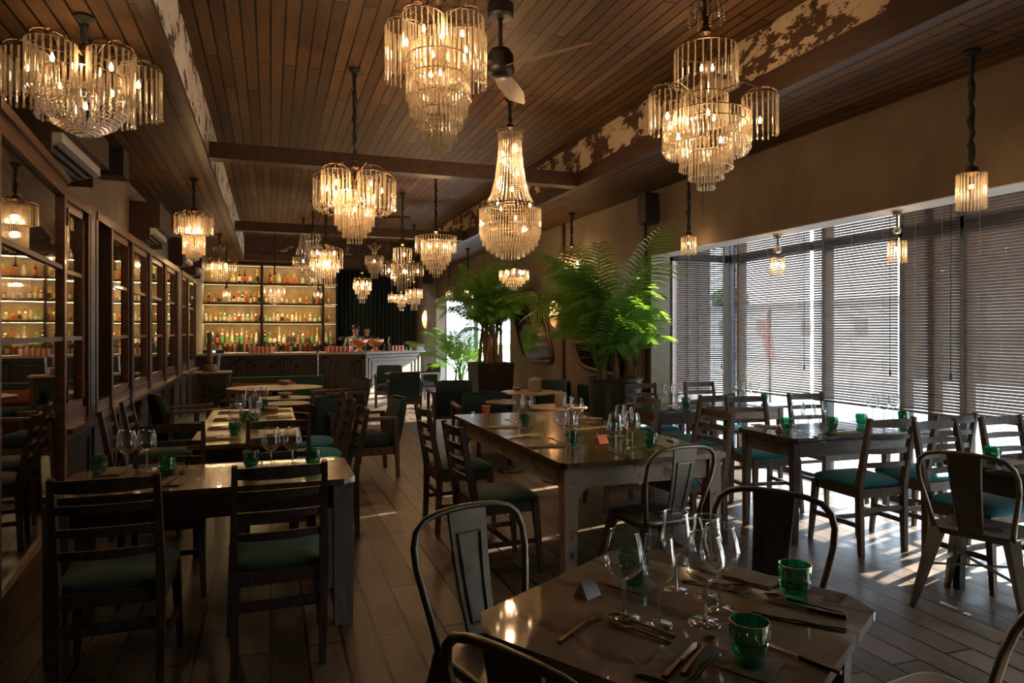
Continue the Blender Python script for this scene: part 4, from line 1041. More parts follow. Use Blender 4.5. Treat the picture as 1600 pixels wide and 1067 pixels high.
chand('chandelier', 'wide tiered chandelier left of centre, five shades over a stepped cone', 554, 5.5, ZC,
      [(30, 302, 350, 32), (25, 322, 358, 28), (18, 340, 368, 22), (11, 355, 378, 14)],
      [(a, 45, 21, 277, 322, 18) for a in (10, 82, 154, 226, 298)], [(a, 44, 294) for a in (10, 82, 154, 226, 298)] + [(270, 5, 328)], 9, [([(62, 322), (54, 332), (40, 330)], 22)], vtop=262, rod=.0045,
      le=[(45, 40, 300), (225, 40, 300), (0, 0, 325)])
def disc(fr, s, hz):
    fr.ring((0, 0, hz(204)), 21 * s, .006, 28); fr.ring((0, 0, hz(321)), 38 * s, .007, 32); fr.ring((0, 0, hz(324)), 51 * s, .005, 36)
chand('chandelier', 'tall basket chandelier with bead strings flaring to a drum of glass rods', 797, 6.2, ZC,
      [(48, 328, 366, 70), (46, 350, 374, 60), (43, 356, 384, 60), (37, 374, 391, 50), (30, 382, 396, 40), (22, 388, 401, 30), (14, 394, 405, 18), (19, 208, 222, 34)], (),
      [(200, 14, 243), (330, 12, 271), (270, 10, 298), (215, 32, 322), (325, 32, 322), (270, 25, 345), (100, 30, 322)], 13, [([(17, 222), (19, 250), (23, 280), (29, 303), (37, 319)], 30)], vtop=200, rod=.0045, bead=False, extra=disc,
      le=[(0, 0, 255), (0, 0, 300), (0, 0, 345)])
def sprays(fr, s, hz):
    for k in range(12):
        a = 2 * PI * k / 12; fr.tube([(0, 0, hz(50)), (8 * s * math.cos(a), 8 * s * math.sin(a), hz(12)), (22 * s * math.cos(a), 22 * s * math.sin(a), hz(8)), (27 * s * math.cos(a), 27 * s * math.sin(a), hz(28))], .0025, 4)
chand('chandelier', 'right hand chandelier with a crown tier and drum arms in front of the peeling beam', 1103, 4.3, ZC,
      [(48, 78, 128, 26), (33, 150, 190, 26), (66, 182, 232, 60), (62, 196, 238, 52), (40, 222, 262, 40), (26, 240, 277, 28), (13, 258, 292, 16)],
      [(-14, 88, 27, 148, 205, 20), (196, 88, 27, 165, 218, 20), (85, 80, 24, 150, 200, 16)], [(0, 12, 105), (180, 8, 108), (-14, 88, 186), (196, 88, 198), (250, 12, 180), (290, 14, 188), (20, 40, 212), (150, 42, 212)], 7,
      [([(26, 14), (28, 40)], 9)], vtop=52, rod=.0048, extra=sprays, le=[(0, 0, 105), (-14, 60, 186), (196, 60, 198), (0, 0, 215)])
def simple(label, u, t, zc, tiers, bulbs, e, v_top, **k): return chand('chandelier', label, u, t, zc, tiers, k.pop('clusters', ()), bulbs, e, vtop=v_top, **k)
simple('stepped drum chandelier right of the first cross beam centre', 681, 9.0, ZC, [(32, 370, 394, 44), (23, 376, 408, 40), (20, 400, 414, 30), (15, 408, 421, 24), (10, 415, 428, 16), (5, 420, 434, 8)], [(200, 14, 385), (320, 14, 385), (270, 8, 385)], 8, 362, bead=False)
simple('heart shaped chandelier with arched rods in front of the bar shelves', 509, 9.5, ZC, [(20, 405, 424, 28), (15, 418, 432, 22), (9, 426, 442, 14)], [(200, 14, 396), (330, 14, 396), (270, 5, 411), (90, 14, 396)], 8, 382,
       clusters=[(a, 15, 11, 392, 418, 14) for a in (0, 72, 144, 216, 288)])
chand('chandelier', 'slim bead basket chandelier far left of the heart shaped one', 474, 12.7, ZC, [(16, 402, 418, 26), (12, 414, 430, 20), (7, 424, 438, 12)], (), [(0, 0, 408)], 2.5, [([(5, 368), (7, 385), (12, 399)], 14)], vtop=364)
chand('chandelier', 'unlit crystal chandelier half hidden behind the heart shaped one', 489, 11, ZC, [(17, 410, 432, 26), (12, 424, 440, 20), (7, 432, 448, 12)], (), [(0, 0, 420)], .6, [([(9, 366), (12, 372), (6, 385), (14, 405)], 12)], vtop=362)
simple('pale stepped crystal chandelier under the second cross beam', 585, 13, ZC, [(14, 400, 414, 28), (12, 408, 420, 24), (9, 414, 427, 18), (5, 420, 435, 10)], [(0, 0, 408)], .8, 380, bead=False, beads=[([(10, 384), (3, 392), (3, 398)], 9)])
simple('pointed arch top chandelier in front of the dark curtain', 566, 12, ZC, [(14, 442, 452, 26), (11, 448, 458, 20), (7, 454, 465, 14), (4, 460, 472, 8)], [(200, 8, 443), (330, 8, 443), (270, 3, 450)], 5, 426, clusters=[(200, 7, 7, 438, 446, 10), (340, 7, 7, 438, 446, 10)])
simple('double chandelier, ball of rods above a wide ring of shades, right of centre', 629, 10.4, ZC, [(14, 388, 408, 18), (18, 424, 436, 26), (13, 432, 445, 20), (8, 440, 455, 12)], [(0, 3, 398), (200, 24, 424), (340, 24, 424), (270, 20, 426)], 6, 382, clusters=[(a, 24, 9, 414, 430, 12) for a in (0, 60, 120, 180, 240, 300)])
simple('small tiered chandelier low in front of the curtain, left of a pair', 627, 14, ZC, [(9, 460, 472, 18), (6, 468, 478, 12), (3, 474, 484, 7)], [(270, 2, 464)], 3, 456)
simple('small tiered chandelier low in front of the curtain, right of a pair', 647, 13.5, ZC, [(13, 452, 464, 24), (9, 460, 474, 18), (5, 468, 483, 10)], [(200, 6, 457), (340, 6, 457)], 4, 440)
simple('dish shaped chandelier between the tall basket and the left mirror', 803, 10, ZS, [(23, 423, 438, 44), (18, 434, 443, 32), (12, 440, 448, 20), (5, 444, 453, 10)], [(a, 15, 426) for a in (20, 110, 200, 250, 290, 340)], 6, 420, bead=False)
chand('chandelier', 'chandelier with two arched shades half hidden by the big palm', 893, 9.3, ZS, [(10, 410, 425, 14)], [(a, 13, 10, 402, 418, 16) for a in (20, 110, 200, 290)], [(a, 13, 412) for a in (20, 200, 290)], 5, vtop=385)
simple('scalloped drum chandelier by the left wall cabinets, nearest of three', 303, 7.2, ZS, [(16, 368, 398, 36), (11, 394, 402, 22), (7, 398, 406, 14)], [(200, 10, 362), (330, 10, 362), (270, 6, 363)], 4.5, 330, clusters=[(a, 17, 11, 338, 366, 18) for a in (0, 60, 120, 180, 240, 300)], bead=False, le=[(0, 0, 356), (0, 0, 380)])
simple('cross shaped drum chandelier left of the bar shelves', 343, 11.2, ZS, [(9, 386, 392, 14), (12, 412, 437, 26), (9, 434, 441, 16)], [(200, 10, 415), (330, 10, 415), (270, 2, 418)], 5, 383, clusters=[(a, 17, 8, 410, 425, 14) for a in (0, 90, 180, 270)], bead=False, le=[(0, 0, 418)])
simple('flat topped chandelier hanging before the middle bar shelves', 429, 14.2, ZC, [(16, 447, 463, 36), (9, 458, 472, 20), (5, 468, 478, 10)], [(0, 6, 455), (200, 6, 455)], 4, 430)
def pend(label, u, t, zc, rp, v0, v1, n=18, e=.8, cord=True, vtop=None, **k):
    return chand('pendant_lamp', label, u, t, zc, [(rp, v0, v1, n)], (), [(0, 0, v0 + (v1 - v0) * .35)], e, vtop=vtop or v0 - 2, bead=False, cord=cord, group='small glass rod pendants', **k)
pend('small rod pendant before the bar shelves, left', 354, 13.4, ZS, 5.5, 453, 471)
pend('small rod pendant before the bar shelves, under the heart shaped chandelier', 497, 14, ZC, 6, 457, 466)
pend('small rod pendant low before the curtain, left of the low pair', 612, 14.2, ZC, 5.5, 460, 473)
pend('small rod pendant near the far window', 702, 14.9, ZS, 5, 456, 470)
pend('small rod pendant behind the dark palm', 731, 13.2, ZS, 5, 452, 466)
pend('rod pendant on a knotted cord at the near end of the window head', 1076, 6.9, ZS, 11.5, 370, 398, 22, .8)
pend('rod pendant on a long knotted cord at the upper right edge', 1518, 3.93, ZS, 20, 272, 327, 26, .9, rod=.005)
def balltop(v):
    def f(fr, s, hz): pass
    return f
for lb, u, t, v0, v1, rp, vb in (('rod pendant with glass ball under the window head, left of two', 1215, 6.1, 402, 430, 10, 390), ('rod pendant with glass ball under the window head, right of two', 1402, 4.92, 377, 411, 13, 360)):
    r = pend(lb, u, t, HZ - .003, rp, v0, v1, 20, .8, False, vtop=HOR - (HZ - CAM_H) * FOC / t + 4)
    s = t / FOC; hz = (CAM_H - (vb - HOR) * s) - (HZ - .003)
    MB().ball((0, 0, hz), 6.3 * s, 14, 10).build('glass_ball', 'crystal_bead', r, smooth=True)
    MB().ring((0, 0, -.03), 7 * s, .004, 16).lathe([(8 * s, 0), (8 * s, -.012), (.01, -.03)], n=16).build('ceiling_plate', 'steel', r)

# ceiling fans
def fan(label, x, y, zc, zh, angs, L):
    r = thing('ceiling_fan', label, 'fan', (x, y, zc)); h = zh - zc
    MB().lathe([(.085, 0), (.085, -.07), (.075, -.085), (.02, -.09)], n=20, cap0=True).build('ceiling_mount', 'black_plastic', r)
    MB().tube([(0, 0, -.08), (0, 0, h + .08)], .014, 10).build('rod', 'black_plastic', r)
    MB().lathe([(.03, .1), (.06, .09), (.085, .05), (.085, -.02), (.09, -.03), (.09, -.06), (.06, -.085), (.001, -.09)], (0, 0, h), 20).build('motor', 'black_plastic', r, smooth=True)
    for a in angs:
        q = MB(); a = R(a); d = Vector((math.cos(a), math.sin(a), 0)); n = Vector((-d.y, d.x, 0)); vs, fs = [], []
        m = 8
        for i in range(m + 1):
            f = i / m; w_ = (.045 + .05 * math.sin(min(1, f * 1.25) * PI * .8)) * (1 if f < .93 else .75); c = d * (.07 + (L - .07) * f)
            for sgn in (-1, 1):
                for dz in (0, .006): vs.append(c + n * w_ * sgn + Vector((0, 0, h - .03 + sgn * w_ * .35 + dz)))
        for i in range(m):
            k = i * 4; fs += [(k, k + 2, k + 6, k + 4), (k + 1, k + 5, k + 7, k + 3), (k, k + 4, k + 5, k + 1), (k + 2, k + 3, k + 7, k + 6)]
        fs += [(0, 1, 3, 2), (m * 4, m * 4 + 2, m * 4 + 3, m * 4 + 1)]
        q.add(vs, fs).build('blade', 'walnut', r)
fan('black ceiling fan with brown blades beside the largest chandelier', 1.405, 4.2, ZC, 3.24, (61, -56, 181), .66)
p = P(574, 335, 9.9); fan('ceiling fan mostly hidden behind the wide tiered chandelier', p.x, p.y, ZC, 3.2, (-15, 105, 225), .62)

# wall sconces
def sconce(label, u, v, hgt, X=XW):
    x = (u - 800) / FOC; t = X / (SA + x * CA); p = P(u, v, t)
    r = thing('wall_sconce', label, 'wall lamp', (X - .005, p.y, p.z)); q = MB(); vs, fs = [], []; n, m = 12, 10
    for i in range(n + 1):
        f = -1 + 2 * i / n
        for j in range(m + 1):
            a = -PI / 2 + PI * j / m; w_ = hgt * .52 * (max(0, 1 - abs(f) ** 2.0)) ** .75
            vs.append((-.09 * math.cos(a) * (1 - f * f) ** .5 - .004, w_ * math.sin(a), f * hgt))
    for i in range(n):
        for j in range(m): k = i * (m + 1) + j; fs.append((k, k + 1, k + m + 2, k + m + 1))
    q.add(vs, fs).build('shell', 'sconce_shell', r, smooth=True)
    MB().ball((-.04, 0, .02), .018, 8, 6).build('bulb', 'bulb_glow', r); MB().box(-.03, -.02, -.04, 0, .02, .0).build('holder', 'bronze', r)
    o = bpy.data.objects.new('lamp_light', lampdata(3.5, .02)); COL.objects.link(o); o.parent = r; o.location = (-.05, 0, .03)
sconce('glowing shell shaped wall sconce between the two mirrors', 868, 490, .22)
x = (666 - 800) / FOC
sconce('glowing shell shaped wall sconce on the far rounded pier', 666, 499, .24, 3.66 + .02)

# mirrors
def mirror(label, corners, ang=0):
    X = XW - .05; pts = []
    for u, v in corners:
        x = (u - 800) / FOC; t = X / (SA + x * CA); pp = P(u, v, t); pts.append((pp.y, pp.z))
    tl, tr_, br, bl = [Vector(p) for p in pts]; c = (tl + tr_ + br + bl) / 4
    r = thing('wall_mirror', label, 'mirror', (X, c.x, c.y)); out = []
    for k in range(64):
        a = 2 * PI * k / 64; e = .3; s_ = math.copysign(abs(math.cos(a)) ** e, math.cos(a)) * .5 + .5; q_ = math.copysign(abs(math.sin(a)) ** e, math.sin(a)) * .5 + .5
        top = tl * (1 - s_) + tr_ * s_; bot = bl * (1 - s_) + br * s_; out.append(bot * (1 - q_) + top * q_ - c)
    tilt = lambda p: .03 - .035 * (p.y + .6)
    q = MB().tube([(tilt(p), p.x, p.y) for p in out] + [(tilt(out[0]), out[0].x, out[0].y)], .03, 8, False); q.build('frame', 'dark_timber', r, smooth=True)
    q = MB(); vs = [(tilt(p) - .005, p.x, p.y) for p in out] + [(tilt(p) + .012, p.x, p.y) for p in out]
    q.add(vs, [tuple(range(64)), tuple(range(127, 63, -1))] + [(k, 64 + k, 64 + (k + 1) % 64, (k + 1) % 64) for k in range(64)]); q.build('glass', 'mirror_glass', r)
mirror('tilted rounded mirror in dark frame, left of the two, beside the dark palm', [(797, 462), (841, 452), (864, 567), (816, 561)])
mirror('tilted rounded mirror in dark frame, mostly behind the big palm', [(880, 470), (944, 458), (972, 590), (903, 572)])

# ------------------------------------------------------------------ bar
yb = 15.17
bar = thing('bar_counter', 'long bar counter with pale stone top and stepped panel front', 'bar', (.9, 15.9, 0))
A_, B_ = Vector((1.94, yb)), Vector((3.38, 16.32)); dv = (B_ - A_).normalized(); nv = Vector((dv.y, -dv.x))
front = [(-1.42, yb), (1.94, yb), tuple(B_), tuple(B_ - nv * .6), (1.72, yb + .62), (-1.42, yb + .62)]
MB().prism(front, .0, 1.02).build('body', 'bar_panel_shaded', bar, True)
o_ = .07; Bx = B_ + dv * .16
top = [(-1.44, yb - o_), (1.94 + .03, yb - o_), tuple(Bx + nv * o_), tuple(Bx - nv * .66), (1.70, yb + .68), (-1.44, yb + .68)]
MB().prism(top, 1.02, 1.066).build('stone_top', 'bar_top_stone', bar, True)
def nested(a, b, mat, nm, ns=3, ins=.11):
    a, b = Vector(a), Vector(b); d = (b - a); L = d.length; d.normalize(); n = Vector((d.y, -d.x)); q = MB()
    q.add([(*(a + n * .004), .04), (*(b + n * .004), .04), (*(b + n * .004), 1.0), (*(a + n * .004), 1.0), (*(a - n * .01), .04), (*(b - n * .01), .04), (*(b - n * .01), 1.0), (*(a - n * .01), 1.0)],
          [(0, 1, 2, 3), (7, 6, 5, 4), (0, 4, 5, 1), (2, 6, 7, 3), (1, 5, 6, 2), (0, 3, 7, 4)])
    for k in range(ns):
        i = .02 + ins * k; w_ = .06; dp = .045 - .012 * k
        def pt(s_, z): return Vector((*(a + d * s_ + n * dp * .5), z))
        for p0, p1 in ((pt(i, .06 + i), pt(i, .98 - i * .7)), (pt(L - i, .06 + i), pt(L - i, .98 - i * .7)), (pt(i - w_ / 2, .98 - i * .7), pt(L - i + w_ / 2, .98 - i * .7)), (pt(i - w_ / 2, .06 + i), pt(L - i + w_ / 2, .06 + i))):
            q.bar(p0, p1, *((dp, w_) if abs(p1.z - p0.z) < .01 else (w_, dp)), up=(n.x, n.y, 0) if abs(p1.z - p0.z) > .01 else (0, 0, 1))
    q.build(nm, mat, bar, True)
nested(A_, B_, 'bar_panel', 'lit_panel')  # angled face: daylight on it is painted in as a lighter colour
for k in range(4): nested((-1.38 + k * .83, yb), (-1.38 + k * .83 + .8, yb), 'bar_panel_shaded', 'shaded_panel')  # long front: shadow painted in as a darker colour
tag(MB().box(-1.44, 16.9, 0, 1.5, 17.34, 1.02).build('back_counter', 'dark_timber'), 'low dark counter behind the bar carrying the bottom rows of bottles', 'counter')
yS = 17.0; X2 = lambda u, y=yS: y * (SA + (u - 800) / FOC * CA) / (CA - (u - 800) / FOC * SA)
sh = thing('bar_shelving', 'tall bar shelving with gilded back and dark boards, full of bottles', 'shelves', (0, 17.4, 1.02))
xs = [X2(309), X2(409), X2(504.5), X2(527)]
MB().box(xs[0], 17.36, 1.02, xs[3], 17.4, 3.1).build('back_panel', 'shelf_back', sh, True)
ZR = [1.74, 2.18, 2.65]
for z in ZR: MB().box(xs[0], yS - .02, z - .035, xs[2], 17.36, z).build('shelf', 'dark_timber', sh, True); MB().box(xs[2], yS - .0, z - .02, xs[3], 17.36, z).build('shelf', 'steel', sh, True)
MB().box(xs[0], yS - .02, 3.07, xs[3], 17.36, 3.1).build('top_board', 'dark_timber', sh, True)
for x in xs[:3]: MB().box(x - .03, yS - .03, 1.02, x + .03, 17.36, 3.1).build('upright', 'dark_timber', sh, True)
MB().box(xs[0] + .03, 17.18, 1.02, xs[3], 17.36, 1.22).build('bottle_step', 'dark_timber', sh, True)
for z in ZR + [3.07]:
    zz = z - (.037 if z < 3 else .0)
    MB().box(xs[0] + .05, 17.30, zz - .012, xs[3] - .02, 17.315, zz).build('light_strip', 'shelf_light', sh, True)
    ld = bpy.data.lights.new('shelf_lamp', 'AREA'); ld.shape = 'RECTANGLE'; ld.size = 2.9; ld.size_y = .03; ld.energy = 9 * LAMP; ld.color = (1, .70, .34)
    o = bpy.data.objects.new('shelf_lamp', ld); COL.objects.link(o); o.location = (.0, 17.04, zz - .005); o.parent = sh; o.location = Vector((.0, 17.05, zz - .008)) - sh.location
# bottles
def bottle(glassm, labm, capm, shape):
    r0 = {'round': .038, 'slim': .032, 'square': .042, 'squat': .047}[shape]; h = {'round': .3, 'slim': .33, 'square': .26, 'squat': .24}[shape]
    prof = [(r0 * .9, 0), (r0, .008), (r0, h * .58), (r0 * .8, h * .66), (.014, h * .76), (.013, h * .93), (.016, h * .935), (.016, h * .96)]
    n = 4 if shape == 'square' else 12
    q = MB().lathe(prof, n=n, cap0=True, cap1=True, a0=PI / 4, a1=PI / 4 + 2 * PI) if shape == 'square' else MB().lathe(prof, n=n, cap0=True, cap1=True)
    o = q.build('bottle', glassm, smooth=False); tag(o, 'x', 'bottle')
    rr = r0 * (.72 if shape == 'square' else 1.03)
    if shape == 'square': MB().box(-rr * .85, -rr - .002, h * .12, rr * .85, -rr, h * .5).build('label', labm, o)
    else: MB().lathe([(rr, h * .14), (rr, h * .5)], n=10, a0=R(185), a1=R(355)).build('label', labm, o)
    MB().lathe([(.0165, h * .9), (.0165, h), (.001, h)], n=10).build('cap', capm, o)
    return Proto(o)
GL = {'clear': 'bottle_clear', 'amber': 'bottle_amber', 'green': 'bottle_green', 'yellow': 'bottle_yellow', 'dark': 'bottle_dark'}
BP = {}
def get_bottle(g_, l_, c_, s_):
    if (g_, l_, c_, s_) not in BP: BP[(g_, l_, c_, s_)] = bottle(GL[g_], 'label_' + l_, 'cap_' + c_, s_)
    return BP[(g_, l_, c_, s_)]
random.seed(21)
rows = [
    ('top shelf', 2.65, 17.14, ((314, 364, 374, 382.5, 391.5, 402), (422, 436, 449, 460.5, 473, 488), (514,)), 1.0),
    ('second shelf', 2.18, 17.14, ((316, 326, 335, 343, 366, 373, 379, 385, 392, 398.5, 405), (415, 421.5, 429, 440, 448, 459, 469, 479, 490, 497.5), (513,)), .86),
    ('third shelf', 1.74, 17.14, ((315, 321.5, 329, 337, 344.5, 351, 359, 367, 373.5, 380, 387, 394, 399.5, 405.5), (414.5, 420.5, 427.5, 434, 441, 449, 456.5, 462.5, 469, 476, 484.5, 493, 500), (513.5,)), .78),
    ('raised bottom row', 1.22, 17.27, (tuple(317 + k * 7.6 for k in range(12)), tuple(414 + k * 7.4 for k in range(12)), (509, 515.5)), 1.15),
    ('front bottom row', 1.02, 17.02, (tuple(313.5 + k * 7.6 for k in range(12)), tuple(416 + k * 7.6 for k in range(12)), (509, 516)), 1.0)]
for rn, z, y, bays, sc in rows:
    for bi, us in enumerate(bays):
        for k, u in enumerate(us):
            if rn == 'top shelf' or rn == 'second shelf': g_ = random.choice(['amber', 'amber', 'clear', 'yellow', 'dark'])
            elif rn == 'third shelf': g_ = random.choice(['amber', 'clear', 'clear', 'yellow', 'green'])
            else: g_ = 'green' if (bi == 0 and k < 2) else random.choice(['yellow', 'yellow', 'clear', 'amber', 'green', 'dark'] if bi else ['clear', 'amber', 'yellow', 'clear', 'dark'])
            l_ = random.choice(['cream', 'white', 'cream', 'red', 'black', 'green' if rn.endswith('row') else 'cream']); c_ = random.choice(['black', 'gold', 'red']); s_ = random.choice(['round', 'round', 'slim', 'square', 'squat'])
            f = sc * random.uniform(.94, 1.08)
            bn = ('left', 'middle', 'narrow right')[bi]
            get_bottle(g_, l_, c_, s_).put('%s bottle with %s label, %s from left in %s bay of %s' % (g_, l_, ORD[k], bn, rn), (X2(u, y), y, z), 0, 'bottles on the bar ' + rn, (.95, .95, f))
# copper cups, bowls and the rest on the bar top
cup = Proto(tag(MB().lathe([(.026, 0), (.03, .004), (.036, .125), (.038, .128), (.034, .125), (.027, .01), (.001, .008)], n=14, cap0=True).build('copper_cup', 'copper', smooth=False), '', 'cup'))
k = 0
for u0, n_, nm in ((390, 6, 'left group'), (512, 6, 'group before the narrow bay')):
    for row in range(2):
        for j in range(n_):
            y = 15.3 + row * .12; cup.put('copper cup %s from left, %s row of the %s' % (ORD[j], ('front', 'rear')[row], nm), (X2(u0 + j * 6.6 + row * 3.2, y), y, 1.066), 0, 'copper cups on the bar')
def punch(lb, u, t=15.45):
    p = P(u, 548, t); r = thing('copper_bowl', lb, 'bowl', (p.x, p.y, 1.066))
    MB().lathe([(.09, 0), (.095, .01), (.05, .04), (.04, .085), (.07, .1), (.14, .14), (.19, .2), (.205, .27), (.2, .275), (.18, .2), (.1, .13), (.001, .12)], n=28, cap0=True).build('bowl', 'copper', r, smooth=True)
    q = MB()
    for k in range(12): q.ball((random.uniform(-.12, .12), random.uniform(-.12, .12), .25 + random.uniform(0, .03)), random.uniform(.03, .045), 8, 6)
    q.build('ice', 'bottle_clear', r, smooth=True)
    return p
punch('copper footed bowl on the bar, left of two', 561, 15.3); punch('copper footed bowl on the bar, right of two', 586, 15.75)
p = P(605, 548, 15.7); bj = thing('ice_bucket', 'dark glass jar with a straw beside the right copper bowl', 'jar', (p.x, p.y, 1.066))
MB().lathe([(.07, 0), (.075, .02), (.075, .17), (.07, .175), (.065, .03), (.001, .02)], n=16, cap0=True).build('body', 'bottle_dark', bj); MB().tube([(0, 0, .03), (.05, .02, .33)], .012, 6).build('straw', 'label_white', bj)
for j in range(4):
    p = P(613 + j * 5.2, 548, 15.75 + j * .04); cup.put('copper cup %s from left, right of the copper bowls' % ORD[j], (p.x, p.y, 1.066), 0, 'copper cups on the bar')
for j in range(2):
    p = P(634 + j * 6, 548, 16.05); TU.put('green tumbler on the bar beside the grey box, %s' % ('left', 'right')[j], (p.x, p.y, 1.066), 0, 'green tumblers')
p = P(653, 547, 16.25); bx = thing('grey_box', 'grey box with brass plate at the right end of the bar', 'box', (p.x, p.y, 1.066), math.atan2(dv.y, dv.x))
MB().box(-.14, -.08, 0, .14, .08, .15).build('body', 'bar_panel', bx); MB().box(-.03, -.085, .05, .03, -.08, .09).build('plate', 'gold', bx)
rg = thing('cash_register', 'dark till with small blue screen at the left end of the bar', 'till', (X2(334, 15.4), 15.4, 1.066))
MB().box(-.2, -.1, 0, .2, .1, .07).build('body', 'black_plastic', rg); MB().box(-.03, -.104, .015, .04, -.1, .055).build('screen', 'screen_glow', rg)
ot = thing('copper_lamp', 'dark shaded small fitting on the back counter left of the bartenders', 'lamp', (1.66, 17.35, 0))
MB().lathe([(.1, 0), (.1, .02), (.02, .04), (.015, 1.35)], n=14, cap0=True).build('stem', 'black_plastic', ot); MB().lathe([(.12, 1.3), (.1, 1.38), (.02, 1.4)], n=16).build('shade', 'black_plastic', ot)
# curtain
q = MB(); vs, fs = [], []; n = 150; x0, x1 = 1.54, 3.66
for i in range(n + 1):
    x = x0 + (x1 - x0) * i / n; d = .045 * math.sin(i * 2 * PI / 7.5) + .015 * math.sin(i * .9)
    for z in (.02, 1.5, ZS - .02): vs.append((x, 18.15 + d * (1 if z < 3 else .7), z))
for i in range(n):
    for j in range(2): fs.append((i * 3 + j, i * 3 + 3 + j, i * 3 + 4 + j, i * 3 + 1 + j))
q.add(vs, fs); co = q.build('curtain', 'curtain_cloth', smooth=True); tag(co, 'tall dark green pleated curtain behind the bar', 'curtain')
md = co.modifiers.new('s', 'SOLIDIFY'); md.thickness = .004

# ------------------------------------------------------------------ the two people behind the bar
def person(label, x, y, rz, hgt, shirt, turn, cap):
    r = thing('person', label, 'person', (x, y, 0), rz); k = hgt / 1.7
    me = bpy.data.meshes.new('body'); J = [((0, 0, .95), .13), ((0, 0, 1.12), .125), ((0, .01, 1.32), .15), ((0, .0, 1.43), .09), ((0, .01, 1.49), .052),
        ((.19, 0, 1.38), .06), ((.25, .1, 1.12), .045), ((.17, .32, 1.06), .034), ((.15, .38, 1.06), .03), ((-.19, 0, 1.38), .06), ((-.25, .1, 1.12), .045), ((-.14, .32, 1.08), .034), ((-.12, .38, 1.08), .03),
        ((.1, 0, .86), .095), ((.11, .02, .48), .062), ((.11, 0, .09), .042), ((.11, .14, .04), .035), ((-.1, 0, .86), .095), ((-.11, .02, .48), .062), ((-.11, 0, .09), .042), ((-.11, .14, .04), .035)]
    E = [(0, 1), (1, 2), (2, 3), (3, 4), (2, 5), (5, 6), (6, 7), (7, 8), (2, 9), (9, 10), (10, 11), (11, 12), (0, 13), (13, 14), (14, 15), (15, 16), (0, 17), (17, 18), (18, 19), (19, 20)]
    # head grown from the neck, fingers from each hand
    def head():
        J.append(((0, .015, 1.56), .068)); J.append(((0, .02, 1.62), .078)); J.append(((0, .015, 1.68), .062)); a = len(J) - 3; E.extend([(4, a), (a, a + 1), (a + 1, a + 2)])
    head()
    for h, s in ((8, 1), (12, -1)):
        b = J[h][0]
        for f in range(4):
            J.append(((b[0] + (f - 1.5) * .02, b[1] + .045, b[2] - .005), .009)); J.append(((b[0] + (f - 1.5) * .021, b[1] + .075 - abs(f - 1.4) * .006, b[2] - .03), .008)); E.extend([(h, len(J) - 2), (len(J) - 2, len(J) - 1)])
        J.append(((b[0] - s * .045, b[1] + .02, b[2] - .01), .010)); E.append((h, len(J) - 1))
    me.from_pydata([tuple(c * k for c in j[0]) for j in J], E, []); o = bpy.data.objects.new('body', me); COL.objects.link(o); o.parent = r
    me.materials.append(MATS['skin'])
    sk = o.modifiers.new('skin', 'SKIN'); sk.use_smooth_shade = True
    for i, j in enumerate(J): me.skin_vertices[0].data[i].radius = (j[1] * k, j[1] * k)
    me.skin_vertices[0].data[0].use_root = True
    ss = o.modifiers.new('sub', 'SUBSURF'); ss.levels = 1; ss.render_levels = 2
    hd = Vector((0, .02, 1.615)) * k; rot = Matrix.Rotation(turn, 4, 'Z')
    q = MB()       # face: nose, ears, lips, eyes turned with the head
    def rp(v_): return hd + rot @ (Vector(v_) * k)
    q.ball(rp((0, .085, -.005)), .013 * k, 8, 6, 1.6)
    for s in (-1, 1): q.ball(rp((s * .078, 0, 0)), .018 * k, 8, 6, 1.5)
    q.build('nose_and_ears', 'skin', r, smooth=True)
    q = MB()
    for s in (-1, 1): q.ball(rp((s * .03, .074, .015)), .009 * k, 8, 6)
    q.build('eyes', 'hair', r); MB().ball(rp((0, .078, -.04)), .014 * k, 8, 6, .35).build('mouth', 'cap_red', r)
    q = MB(); vs, fs = [], []
    for i in range(9):
        ph = PI / 2 * i / 8 * 1.25
        for j in range(20):
            a = 2 * PI * j / 20; fr_ = max(0, math.sin(a)); rr = .092 * math.sin(min(ph, PI / 2 * (1.25 - .5 * fr_)) + .001); zz = .1 * math.cos(min(ph, PI / 2 * (1.25 - .5 * fr_)))
            vs.append(rp((rr * math.cos(a), rr * math.sin(a) * 1.05 - .008, zz + .005)))
    for i in range(8):
        for j in range(20): fs.append((i * 20 + j, i * 20 + 20 + j, i * 20 + 20 + (j + 1) % 20, i * 20 + (j + 1) % 20))
    q.add(vs, fs).build('hair', 'hair', r, smooth=True)
    q = MB().lathe([(.17, .86), (.165, 1.0), (.15, 1.12), (.17, 1.3), (.16, 1.39), (.10, 1.45), (.062, 1.475)], n=20)
    q.v = [(x_ * 1.15 * k, y_ * .82 * k, z_ * k) for x_, y_, z_ in q.v]
    for s in (-1, 1): q.tube([Vector((s * .13, 0, 1.4)) * k, Vector((s * .2, .0, 1.37)) * k, Vector((s * .235, .06, 1.22)) * k, Vector((s * .25, .11, 1.12)) * k], [.07 * k, .075 * k, .066 * k, .06 * k], 12)
    q.build('shirt', shirt, r, smooth=True)
    q = MB()
    for s in (-1, 1): q.tube([Vector((s * .07, 0, .95)) * k, Vector((s * .1, 0, .86)) * k, Vector((s * .11, .02, .48)) * k, Vector((s * .11, 0, .1)) * k], [.12 * k, .12 * k, .085 * k, .06 * k], 12)
    q.build('trousers', 'black_shirt', r, smooth=True)
    if cap: MB().lathe([(.098 * k, 0), (.097 * k, .03 * k), (.08 * k, .075 * k), (.03 * k, .1 * k), (.001, .103 * k)], hd + Vector((0, -.005, .035)), 18).box(hd.x - .05, hd.y + .05, hd.z + .04, hd.x + .05, hd.y + .16, hd.z + .052).build('cap', 'cap_black', r)
